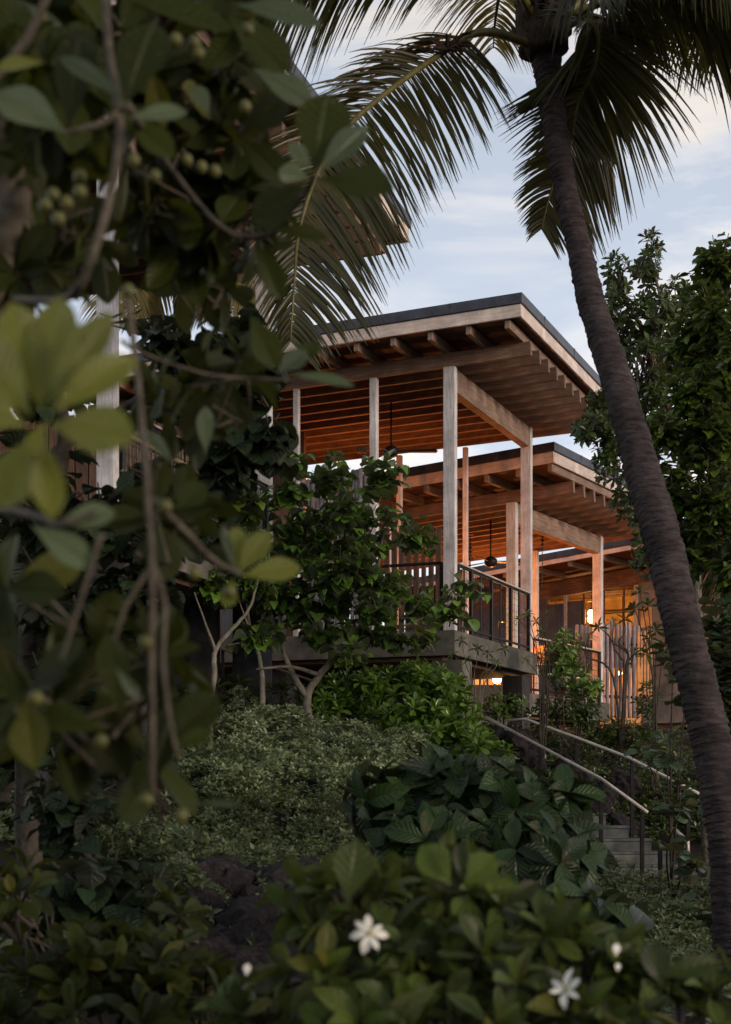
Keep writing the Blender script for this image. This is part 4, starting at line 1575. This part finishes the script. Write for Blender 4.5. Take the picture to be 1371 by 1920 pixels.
stemmy('leggy shrub with leaves against the garden house below the right tree', 1225, 22.5,
       [(1200, 1110, [(1225, 1300), (1215, 1200)]), (1215, 1135, [(1228, 1290), (1222, 1200)]), (1190, 1140, [(1225, 1290), (1208, 1200)]), (1230, 1180, [(1230, 1290)]),
        (1212, 1225, [(1225, 1290)]), (1245, 1210, [(1235, 1300)])],
       'mag', .2, 'leaf_magnolia', 54, 'bark_dark', .016, 12, 'leggy_shrub')


# red and pink blossoms on the terrace
def blossom(name, label, px, py, d, r, mat, n, spread, seed):
    rng = np.random.RandomState(seed)
    c = P(px, py, d)
    b = gpt(px, d)
    t = empty(name, label, 'flower', b)
    a = Acc()
    for k in range(n):
        q = c + Vector((rng.uniform(-1, 1) * spread, rng.uniform(-.2, .2), rng.uniform(-1, 1) * spread * .35))
        a.tube([b + Vector((0, 0, -.05)), b.lerp(q, .6) + Vector((.05, 0, 0)), q], [.008, .006, .004], 4)
        for j in range(6):
            M = frame(np.array(q), np.array([math.cos(j * 1.05), math.sin(j * 1.05) * .6, .5]), UP, r)
            M[:3, 3] -= np.array(b)
            put('petal', leaf_mesh('petal', mat), t, mtx=Matrix(M.tolist()))
    put('stem', a.mesh('stem', 'twig_brown', origin=b), t)


blossom('red_flower', 'single bright red bloom beside the dark deck pier', 1048, 1301, 24.0, .075, 'petal_pink', 3, .07, 61)
blossom('pink_flowers', 'cluster of pink blossoms below the glowing lamp', 950, 1297, 27.0, .05, 'petal_pink', 12, .28, 62)
blossom('orange_flower', 'small salmon bloom near the end of the middle deck', 1020, 1226, 24.5, .035, 'petal_pink', 1, .01, 63)
plant('blossom_shrub', 'low leafy bush under the glowing lamp with pink blossoms above it', 'shrub', gpt(940, 26.5), [(935, 1325, 40, 25, 26.5, .4, 40), (965, 1330, 30, 30, 26.5, .4, 26)],
      'rosette', ['mag'], .11, 'leaf_hau', 64, nper=8, twigs=.3, span=.2, rad0=.01, stem_name='stems', bark='twig_brown', individuals=30)

# small-leaved shrubs of the bank
sb_ = [
    ('large mound of small grey-green leaves at the centre of the bank', 640, 15.0, [(520, 1360, 90, 40, 17.0, .7, 520), (420, 1385, 70, 44, 16.5, .7, 400), (640, 1385, 90, 40, 16.6, .7, 500), (760, 1400, 50, 40, 16.4, .5, 200),
                                                               (720, 1410, 60, 34, 16.0, .6, 200), (560, 1450, 120, 60, 15.0, .8, 620), (680, 1470, 100, 56, 14.6, .7, 460), (430, 1450, 80, 50, 15.0, .6, 330), (620, 1520, 100, 40, 14.0, .5, 300)], 'leaf_small', .072, 71),
    ('darker small-leaved shrub on the lower bank above the lava rocks', 520, 12.0, [(400, 1490, 90, 60, 14.0, .7, 420), (510, 1540, 110, 60, 12.8, .7, 520), (640, 1560, 90, 50, 12.4, .7, 360),
                                                               (420, 1590, 100, 56, 11.6, .7, 280), (540, 1620, 100, 50, 11.0, .6, 240), (470, 1665, 80, 40, 10.4, .5, 160), (600, 1670, 60, 40, 10.2, .5, 90)], 'leaf_small_dark', .066, 72),
    ('low green creeping plant in front of the concrete steps', 1190, 18.5, [(1110, 1660, 34, 30, 18.4, .3, 110), (1190, 1700, 60, 24, 18.0, .4, 170), (1250, 1720, 60, 30, 17.4, .4, 160), (1110, 1590, 16, 34, 18.9, .25, 50),
                                                             (1290, 1750, 50, 30, 16.6, .4, 100)], 'leaf_small_dark', .075, 73),
    ('small-leaved bush on the left bank behind the hanging twigs', 250, 13.0, [(300, 1420, 80, 50, 15, .6, 200), (200, 1480, 90, 60, 14, .6, 180), (300, 1550, 80, 60, 13, .6, 160), (350, 1350, 60, 30, 16, .6, 160)], 'leaf_small_dark', .072, 74),
]
def terrain_hit(px, py, d0=4.0, d1=30.0):
    d = d0
    while d < d1:
        p = P(px, py, d)
        if p.z <= ground_z(p.x, p.y):
            return np.array([p.x, p.y, ground_z(p.x, p.y)])
        d += .12
    return None


BANKS = [
    (0, [(340, 800, 1345, 1530)], 2600, .30), (1, [(300, 720, 1500, 1720)], 1800, .22), (2, [(1060, 1345, 1655, 1800)], 900, .14), (3, [(60, 420, 1380, 1640)], 1300, .25)]
for (idx, regs, cnt, hgt) in BANKS:
    lab, px, d, bl, mt, L_, sd_ = sb_[idx]
    rb_ = np.random.RandomState(sd_)
    ex = []
    for k in range(cnt):
        x0, x1, y0, y1 = regs[0]
        q = terrain_hit(rb_.uniform(x0, x1), rb_.uniform(y0, y1))
        if q is None or (q[1] > 18.6 and q[0] > 3.0):
            continue
        m_ = max(0, .42 + 1.5 * mnoise.noise(Vector((q[0] * 2.3, q[1] * 1.6, 5))))
        if idx != 2 and m_ < .16 and rb_.rand() < .75:
            continue
        q[2] += hgt * m_ * rb_.uniform(.3, 1.2)
        ax = np.array([rb_.uniform(-.5, .5), rb_.uniform(-.7, .2), 1.0])
        for m in rosette(q, ax, 8, L_ * rb_.uniform(.6, 1.15), rb_, (10, 90)):
            ex.append(('tiny', m))
    plant('groundcover_shrub', lab, 'shrub', gpt(px, d), [(a_, b_, c_, d_, e_, f_, g_ // 2) for a_, b_, c_, d_, e_, f_, g_ in bl], 'rosette', ['tiny'], L_, mt, sd_, nper=8, twigs=.12, span=.12,
          open_=(10, 80), up=1.2, rad0=.012, individuals=0, stem_name='stems', bark='twig_brown', inner=.5, twig_r=.003, extra=ex)

bb_ = gpt(1250, 22.5)
rb_ = np.random.RandomState(79)
bt = empty('leafy_bank_shrub', 'dark mixed low planting behind the farther handrail and around the steps', 'shrub', bb_)
ex = []
for k in range(1500):
    q = terrain_hit(rb_.uniform(1000, 1360), rb_.uniform(1385, 1600), 17.5, 30)
    if q is None:
        continue
    right_end = (1308 - 43 * (q[1] - 19.6) / .26 - CX) / F * q[1]
    if 19.2 < q[1] < 22.2 and right_end - 2.1 < q[0] < right_end + .12:
        continue
    if q[1] < 22.5 and q[0] < right_end and rb_.rand() < .85:
        continue
    q[2] += rb_.uniform(0, .30)
    ax = np.array([rb_.uniform(-.5, .5), rb_.uniform(-.8, .2), 1.0])
    for m in rosette(q, ax, 8, .10 * rb_.uniform(.6, 1.4), rb_, (15, 95)):
        m[:3, 3] -= np.array(bb_)
        ex.append(('mag' if k % 3 else 'gard', m))
joined_leaves('foliage', bt, 'leaf_magnolia', ex, rb_)
# loose ground cover over the soil
rngc = np.random.RandomState(77)
gi = []
for k in range(11000):
    y = rngc.uniform(5, 27) if k % 2 else rngc.uniform(9, 18)
    x = rngc.uniform(-.30, .30) * y + rngc.uniform(-.6, .6)
    s = screen((x, y, 0))
    if 18.4 < y < 23 and 3.0 < x < 6.5 and rngc.rand() < .92:
        continue
    if -1.6 < x < .1 and 5.2 < y < 7.6 and rngc.rand() < .9:
        continue
    z = ground_z(x, y)
    ax = np.array([rngc.uniform(-.4, .4), rngc.uniform(-.6, .2), 1.0])
    for m in rosette(np.array([x, y, z + rngc.uniform(.0, .16)]), ax, 6, rngc.uniform(.05, .10), rngc, (20, 95)):
        gi.append(('tiny' if k % 5 else 'mag', m))
gco = joined_leaves('ground_cover', None, 'leaf_small_dark', gi, rngc)

# ------------------------------------------------------------------ lava rocks
def rock_mesh(seed):
    bm = bmesh.new()
    bmesh.ops.create_icosphere(bm, subdivisions=3, radius=1.0)
    for v in bm.verts:
        n = v.co.normalized()
        q = 1 + .35 * mnoise.noise(n * 1.3 + Vector((seed * 7, 0, 0))) + .28 * mnoise.noise(n * 3.1 + Vector((0, seed * 5, 0))) + .14 * mnoise.noise(n * 8 + Vector((0, 0, seed)))
        v.co = Vector((n.x * 1.0, n.y * .9, n.z * .7)) * q
    me = bpy.data.meshes.new('rock')
    bm.to_mesh(me)
    bm.free()
    me.materials.append(MATS['lava_rock'])
    return me


RK = [rock_mesh(i) for i in range(6)]
for lab, px0, px1, d0, d1, n, s0, s1, sd_ in [
    ('pile of rough dark lava rocks at the foot of the bank', 330, 640, 5.2, 9.8, 230, .05, .17, 5),
    ('pile of dark lava rocks beside the steps under the handrails', 930, 1190, 20.3, 22.4, 110, .10, .26, 6)]:
    rr_ = random.Random(sd_)
    b = gpt((px0 + px1) / 2, (d0 + d1) / 2)
    t = empty('rock_pile', lab, 'rocks', b)
    for k in range(n):
        d = rr_.uniform(d0, d1)
        p = gpt(rr_.uniform(px0, px1), d)
        s = rr_.uniform(s0, s1) * (1 if rr_.random() < .75 else 1.6)
        put('rock', RK[k % 6], t, mtx=Matrix.Translation(p - b + Vector((0, 0, s * .25))) @ Matrix.Rotation(rr_.uniform(0, 6), 4, 'Z') @ Matrix.Rotation(rr_.uniform(-.5, .5), 4, 'X') @ Matrix.Scale(s, 4))

# ------------------------------------------------------------------ big-leaved plant (middle foreground)
nb = gpt(960, 6.6)
plant('noni_bush', 'dark bush with very large glossy ribbed leaves in front of the steps', 'shrub', nb, [
    (720, 1490, 70, 36, 6.9, .3, 8), (800, 1460, 80, 30, 7.0, .3, 10), (890, 1470, 80, 44, 6.9, .3, 13), (980, 1500, 70, 50, 6.8, .3, 12), (860, 1560, 120, 60, 6.6, .35, 20), (1000, 1600, 110, 70, 6.5, .35, 20),
    (1060, 1590, 50, 50, 6.6, .3, 8), (1110, 1720, 60, 50, 6.3, .3, 10), (1010, 1700, 110, 70, 6.2, .35, 16), (760, 1580, 70, 60, 6.6, .3, 9), (1150, 1760, 60, 60, 6.1, .3, 7), (1060, 1500, 40, 30, 6.8, .2, 4), (880, 1670, 100, 70, 6.3, .3, 14)],
      'rosette', ['noni', 'noni_b'], .255, 'leaf_noni', 81, nper=7, twigs=.7, span=.25, open_=(45, 145), up=.5, rad0=.018, stem_name='stems', bark='twig_brown', inner=.2)

# ------------------------------------------------------------------ left mid-distance round-leaved tree
mb = gpt(60, 7.5)
plant('milo_tree', 'dark round-leaved tree on the left, between the blurred twigs and the left pavilion', 'tree', mb, [
    (330, 640, 70, 50, 6.6, .3, 12), (420, 620, 60, 50, 6.6, .3, 12), (470, 680, 60, 50, 6.5, .3, 14), (370, 720, 90, 50, 6.5, .3, 18), (500, 800, 50, 60, 6.5, .3, 10), (290, 590, 30, 22, 6.6, .2, 3),
    (420, 830, 90, 70, 6.5, .3, 18), (300, 880, 90, 60, 6.6, .4, 14), (200, 960, 90, 80, 6.6, .5, 20), (80, 900, 90, 120, 6.8, .5, 30), (120, 1100, 130, 100, 6.8, .6, 40),
    (270, 1070, 90, 70, 6.8, .4, 20), (100, 1300, 130, 110, 6.6, .6, 40), (130, 1480, 140, 90, 6.2, .5, 34), (180, 1640, 130, 90, 5.8, .5, 34), (90, 1780, 110, 110, 5.5, .5, 34),
    (280, 1680, 60, 70, 5.6, .3, 12), (60, 700, 80, 80, 6.8, .4, 16), (400, 960, 70, 40, 6.8, .3, 10), (190, 1190, 80, 60, 7.0, .4, 16), (230, 1400, 60, 60, 6.6, .3, 12)],
      'sprig', ['milo', 'milo_b'], .115, 'leaf_milo', 91, nper=6, twigs=.5, span=.24, droop=.9, bark='bark_dark', rad0=.03,
      stems=[([mb, P(50, 1300, 7.3), P(80, 1000, 7.0), P(120, 800, 6.8), P(60, 600, 6.8)], .07, .02), ([P(80, 1050, 7), P(250, 900, 6.7), P(420, 780, 6.5), P(500, 690, 6.5)], .03, .008),
             ([P(100, 850, 6.9), P(300, 720, 6.6), P(430, 620, 6.6)], .025, .008), ([P(50, 1400, 7.3), P(120, 1500, 6.4), P(180, 1640, 5.9)], .03, .01)], inner=.2)
plant('milo_tree', 'shadowy leafy tree low on the left behind the round-leaved tree', 'tree', gpt(-40, 11), [
    (60, 1150, 180, 120, 11, .7, 90), (60, 1350, 200, 120, 10.6, .7, 90), (120, 1550, 200, 120, 10, .7, 90), (250, 1120, 90, 60, 11, .6, 26), (80, 1750, 200, 120, 8.5, .7, 80), (0, 980, 120, 90, 11.5, .6, 40)],
      'sprig', ['milo'], .13, 'leaf_milo', 92, nper=7, twigs=.4, span=.3, droop=.9, bark='bark_dark', rad0=.05, individuals=150)

plant('olive_shrub', 'yellowish olive shrub in the lower left corner beside the lava rocks', 'shrub', gpt(230, 3.6), [
    (170, 1800, 90, 60, 3.8, .25, 12), (300, 1810, 90, 50, 3.9, .25, 12), (230, 1890, 110, 50, 3.6, .25, 14), (380, 1860, 80, 50, 3.8, .2, 9), (60, 1860, 90, 70, 3.7, .25, 11), (40, 1690, 60, 70, 4.2, .25, 8), (330, 1720, 40, 40, 4.4, .2, 4)],
      'rosette', ['gard', 'clusia_b'], .11, 'leaf_clusia', 94, nper=8, twigs=.7, span=.14, open_=(20, 90), up=.9, rad0=.012, stem_name='stems', bark='twig_brown', individuals=200)
# ------------------------------------------------------------------ near, out-of-focus branches at the left
cb = Vector((-1.05, 1.9, ground_z(-1.05, 1.9)))
near_rng = np.random.RandomState(95)
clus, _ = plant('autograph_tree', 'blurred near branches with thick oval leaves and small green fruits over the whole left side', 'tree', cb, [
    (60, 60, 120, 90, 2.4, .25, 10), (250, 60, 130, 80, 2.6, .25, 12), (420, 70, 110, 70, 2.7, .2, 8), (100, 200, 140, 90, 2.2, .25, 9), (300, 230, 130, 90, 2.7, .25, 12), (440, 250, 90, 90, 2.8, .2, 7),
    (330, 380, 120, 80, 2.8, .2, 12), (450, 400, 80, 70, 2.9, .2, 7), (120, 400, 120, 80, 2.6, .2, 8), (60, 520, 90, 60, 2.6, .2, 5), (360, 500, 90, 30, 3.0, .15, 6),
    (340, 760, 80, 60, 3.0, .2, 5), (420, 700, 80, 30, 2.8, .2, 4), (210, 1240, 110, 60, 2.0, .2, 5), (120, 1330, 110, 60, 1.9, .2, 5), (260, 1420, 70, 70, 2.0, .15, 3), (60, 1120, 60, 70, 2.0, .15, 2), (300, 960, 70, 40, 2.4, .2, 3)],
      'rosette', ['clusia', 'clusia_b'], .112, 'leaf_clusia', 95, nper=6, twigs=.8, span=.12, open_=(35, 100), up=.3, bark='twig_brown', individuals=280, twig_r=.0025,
      stems=[([cb, P(-160, 1500, 2.2), P(-120, 900, 2.4), P(-20, 560, 2.5), P(25, 430, 2.5), P(22, 300, 2.5), P(10, 100, 2.5), P(40, -60, 2.5)], .040, .024),
             ([P(20, 560, 2.5), P(120, 560, 2.0), P(165, 500, 1.9), P(205, 370, 1.9), P(225, 240, 1.9), P(205, 100, 2.0), P(195, -40, 2.1)], .006, .006),
             ([P(-30, 170, 2.0), P(45, 80, 2.0), P(95, -20, 2.0)], .008, .006),
             ([P(222, 215, 1.9), P(180, 235, 1.9), P(120, 250, 1.9)], .006, .003),
             ([P(240, 200, 1.9), P(330, 330, 2.3), P(420, 430, 2.5), P(500, 440, 2.5), P(560, 380, 2.4), P(590, 330, 2.3)], .006, .004),
             ([P(-90, 940, 2.2), P(60, 965, 1.7), P(110, 985, 1.6), P(180, 960, 1.6)], .006, .003),
             ([P(230, 640, 2.0), P(262, 660, 2.2), P(380, 700, 2.2), P(480, 710, 2.3), P(640, 714, 2.3)], .003, .002),
             ([P(240, 560, 1.9), P(262, 740, 1.9), P(275, 900, 1.75), P(285, 1060, 1.7), P(285, 1250, 1.7), P(286, 1490, 1.7)], .0045, .0035),
             ([P(285, 1055, 1.7), P(308, 1130, 1.7), P(306, 1240, 1.7), P(318, 1345, 1.7), P(335, 1420, 1.7)], .004, .0025),
             ([P(285, 1060, 1.7), P(240, 1130, 1.7), P(215, 1200, 1.7)], .003, .002),
             ([P(190, 1000, 1.6), P(160, 1100, 1.6), P(115, 1240, 1.6)], .0035, .002),
             ([P(290, 940, 1.8), P(340, 990, 1.9), P(400, 1050, 2.0), P(452, 1078, 2.0)], .005, .004)], inner=.2)
CO = np.array(cb)


def hand(b, t, w, d, mat='leaf_clusia', tpl='clusia', d2=0.0, roll=0.0):
    p0, p1 = np.array(P(b[0], b[1], d)), np.array(P(t[0], t[1], d + d2))
    dv = p1 - p0
    Ln = np.linalg.norm(dv)
    px = math.hypot(t[0] - b[0], t[1] - b[1])
    nn = np.array([roll, -1.0, .35])
    T = TPL[tpl]
    wt_ = T['v'][:, 0].max() * 2
    m = frame(p0, dv, nn, Ln, (w / px) / wt_ * (px / (Ln * F / d)))
    m[:3, 3] -= CO
    put('leaf', leaf_mesh(tpl, mat), clus, mtx=Matrix(m.tolist()))


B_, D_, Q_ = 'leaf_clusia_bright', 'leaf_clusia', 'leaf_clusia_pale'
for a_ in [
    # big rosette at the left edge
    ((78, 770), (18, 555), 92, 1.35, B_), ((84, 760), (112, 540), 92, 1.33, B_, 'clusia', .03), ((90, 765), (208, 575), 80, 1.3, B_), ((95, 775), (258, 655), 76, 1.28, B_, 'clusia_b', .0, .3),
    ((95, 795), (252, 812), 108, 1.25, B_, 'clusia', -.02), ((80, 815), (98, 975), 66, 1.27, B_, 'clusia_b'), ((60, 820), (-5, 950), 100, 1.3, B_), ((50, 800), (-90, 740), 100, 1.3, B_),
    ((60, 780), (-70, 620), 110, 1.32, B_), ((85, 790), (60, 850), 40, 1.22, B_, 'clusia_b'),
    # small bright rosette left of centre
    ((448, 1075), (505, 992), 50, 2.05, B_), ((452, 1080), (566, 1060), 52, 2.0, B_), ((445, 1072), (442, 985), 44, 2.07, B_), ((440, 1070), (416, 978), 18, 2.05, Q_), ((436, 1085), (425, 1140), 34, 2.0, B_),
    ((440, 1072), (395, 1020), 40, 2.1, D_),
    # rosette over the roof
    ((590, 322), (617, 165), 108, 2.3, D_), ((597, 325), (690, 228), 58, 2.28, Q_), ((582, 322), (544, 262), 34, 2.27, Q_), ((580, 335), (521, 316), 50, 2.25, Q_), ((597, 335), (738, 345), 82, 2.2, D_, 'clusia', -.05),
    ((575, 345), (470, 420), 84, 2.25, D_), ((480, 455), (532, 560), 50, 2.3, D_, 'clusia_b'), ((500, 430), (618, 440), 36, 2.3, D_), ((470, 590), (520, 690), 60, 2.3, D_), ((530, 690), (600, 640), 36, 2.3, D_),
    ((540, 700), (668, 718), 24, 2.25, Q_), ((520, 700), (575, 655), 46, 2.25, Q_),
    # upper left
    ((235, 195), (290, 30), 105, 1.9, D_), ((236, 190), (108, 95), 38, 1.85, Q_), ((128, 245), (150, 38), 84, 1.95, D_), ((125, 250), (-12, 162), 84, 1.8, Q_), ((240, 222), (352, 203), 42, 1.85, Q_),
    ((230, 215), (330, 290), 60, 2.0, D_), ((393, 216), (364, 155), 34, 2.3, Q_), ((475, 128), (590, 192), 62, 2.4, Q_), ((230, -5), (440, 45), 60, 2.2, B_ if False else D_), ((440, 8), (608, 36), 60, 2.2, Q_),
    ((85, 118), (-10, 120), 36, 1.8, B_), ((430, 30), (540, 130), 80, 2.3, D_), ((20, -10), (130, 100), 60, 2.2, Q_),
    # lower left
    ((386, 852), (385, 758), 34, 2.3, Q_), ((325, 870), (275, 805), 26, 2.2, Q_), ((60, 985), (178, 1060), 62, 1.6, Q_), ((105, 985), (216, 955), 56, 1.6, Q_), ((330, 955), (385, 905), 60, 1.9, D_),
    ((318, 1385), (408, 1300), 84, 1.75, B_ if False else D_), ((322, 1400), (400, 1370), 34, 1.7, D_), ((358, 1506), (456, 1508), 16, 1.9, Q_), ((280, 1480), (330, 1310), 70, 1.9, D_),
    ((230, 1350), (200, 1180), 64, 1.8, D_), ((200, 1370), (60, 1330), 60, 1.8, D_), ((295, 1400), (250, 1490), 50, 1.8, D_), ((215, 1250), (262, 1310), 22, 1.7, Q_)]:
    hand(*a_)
rb = Acc()
bm = bmesh.new()
bmesh.ops.create_icosphere(bm, subdivisions=2, radius=1)
berry = bpy.data.meshes.new('berry')
bm.to_mesh(berry)
bm.free()
berry.materials.append(MATS['berry_green'])
berry.polygons.foreach_set('use_smooth', [True] * len(berry.polygons))
for (px, py, d) in [(378, 314, 2.2), (403, 321, 2.2), (350, 300, 2.25), (100, 365, 1.9), (125, 380, 1.9), (85, 385, 1.95), (150, 360, 1.9), (110, 410, 1.9), (150, 330, 1.95), (465, 55, 2.2), (330, 75, 2.1), (365, 80, 2.1), (460, 200, 2.2),
                    (372, 100, 2.1), (275, 1205, 1.7), (430, 1110, 1.98), (190, 1390, 1.75), (340, 1530, 1.8), (68, 1310, 1.7), (310, 950, 1.8), (365, 1075, 1.95), (75, 30, 2.1), (250, 300, 1.9), (290, 330, 2), (275, 1500, 1.7), (240, 545, 1.9)]:
    r = .0085 if d < 2.1 else .009
    p = P(px, py, d) - cb
    put('berry', berry, clus, mtx=Matrix.Translation(p) @ Matrix.Diagonal((r, r, r * 1.15, 1)))

# ------------------------------------------------------------------ near gardenia with white flowers
gb_ = Vector((.5, 2.7, ground_z(.5, 2.7)))
gard, _ = plant('gardenia_bush', 'blurred near bush with glossy leaves and white star flowers along the bottom', 'shrub', gb_, [
    (650, 1690, 90, 70, 2.7, .15, 8), (600, 1790, 80, 70, 2.6, .15, 8), (740, 1700, 90, 60, 2.8, .15, 9), (870, 1670, 100, 56, 2.8, .15, 11), (800, 1790, 130, 80, 2.6, .18, 16), (970, 1740, 110, 60, 2.8, .15, 12),
    (960, 1850, 130, 70, 2.55, .18, 15), (1090, 1800, 100, 60, 2.75, .15, 10), (1200, 1860, 80, 60, 2.7, .15, 8), (1290, 1880, 90, 50, 2.7, .12, 7), (700, 1890, 130, 60, 2.5, .15, 10), (1110, 1920, 120, 50, 2.5, .15, 8),
    (850, 1920, 140, 40, 2.4, .15, 8), (480, 1880, 90, 60, 2.8, .15, 8), (1350, 1840, 50, 20, 2.7, .1, 2), (560, 1690, 30, 30, 2.8, .1, 2)],
      'rosette', ['gard', 'gard_b'], .090, 'leaf_gardenia', 97, nper=7, twigs=.9, span=.12, open_=(15, 85), up=.9, bark='twig_brown', twig_r=.003, rad0=.012, stem_name='stems', inner=.2, individuals=300)
GO = np.array(gb_)
for (b, t, w, d) in [((650, 1690), (672, 1572), 80, 2.45), ((845, 1660), (792, 1580), 70, 2.45), ((865, 1650), (862, 1578), 30, 2.42), ((870, 1660), (930, 1600), 60, 2.45), ((1240, 1850), (1225, 1765), 60, 2.5),
                     ((1230, 1830), (1360, 1800), 46, 2.5)]:
    p0, p1 = np.array(P(b[0], b[1], d)), np.array(P(t[0], t[1], d))
    Ln = np.linalg.norm(p1 - p0)
    m = frame(p0, p1 - p0, np.array([.1, -1, .4]), Ln, (w / math.hypot(t[0] - b[0], t[1] - b[1])) / .42)
    m[:3, 3] -= GO
    put('leaf', leaf_mesh('gard', 'leaf_gardenia'), gard, mtx=Matrix(m.tolist()))


def star_flower(px, py, d, r, tilt, n, rot, closed=0.0):
    c = np.array(P(px, py, d)) - GO
    ax = np.array([tilt[0], -1.0, tilt[1]])
    ax /= np.linalg.norm(ax)
    u = np.cross(ax, UP)
    u /= np.linalg.norm(u)
    w = np.cross(ax, u)
    M0 = Matrix.Translation(c)
    fl_ = put('flower', berry_white, gard, mtx=M0 @ Matrix.Scale(r * .16, 4))
    for k in range(n):
        an = rot + k * TAU / n + near_rng.uniform(-.18, .18)
        rad = u * math.cos(an) + w * math.sin(an)
        m = frame(c, rad * (1 - closed) + ax * (.15 + closed + near_rng.uniform(-.15, .35)), ax + rad * near_rng.uniform(-.5, .3), r * near_rng.uniform(.8, 1.15), near_rng.uniform(.7, 1.05))
        mm = Matrix(m.tolist())
        put('petal', leaf_mesh('petal_b' if (k * 7 + n) % 3 else 'petal', 'petal_white'), fl_, mtx=(M0 @ Matrix.Scale(r * .16, 4)).inverted() @ mm)


berry_white = berry.copy()
berry_white.materials.clear()
berry_white.materials.append(MATS['petal_heart'])
star_flower(693, 1750, 2.3, .032, (.1, .25), 7, .2)
star_flower(1062, 1858, 2.3, .032, (-.9, .7), 6, .6, .3)
for (px, py, d, h) in [(1155, 1793, 2.4, .012), (462, 1830, 2.5, .012), (1158, 1822, 2.4, .008)]:
    c = P(px, py, d) - gb_
    put('bud', leaf_mesh('petal', 'petal_white'), gard, mtx=Matrix(frame(np.array(c), np.array([.1, 0, 1.0]), np.array([0, -1, 0]), h * 1.8, 1.6).tolist()))
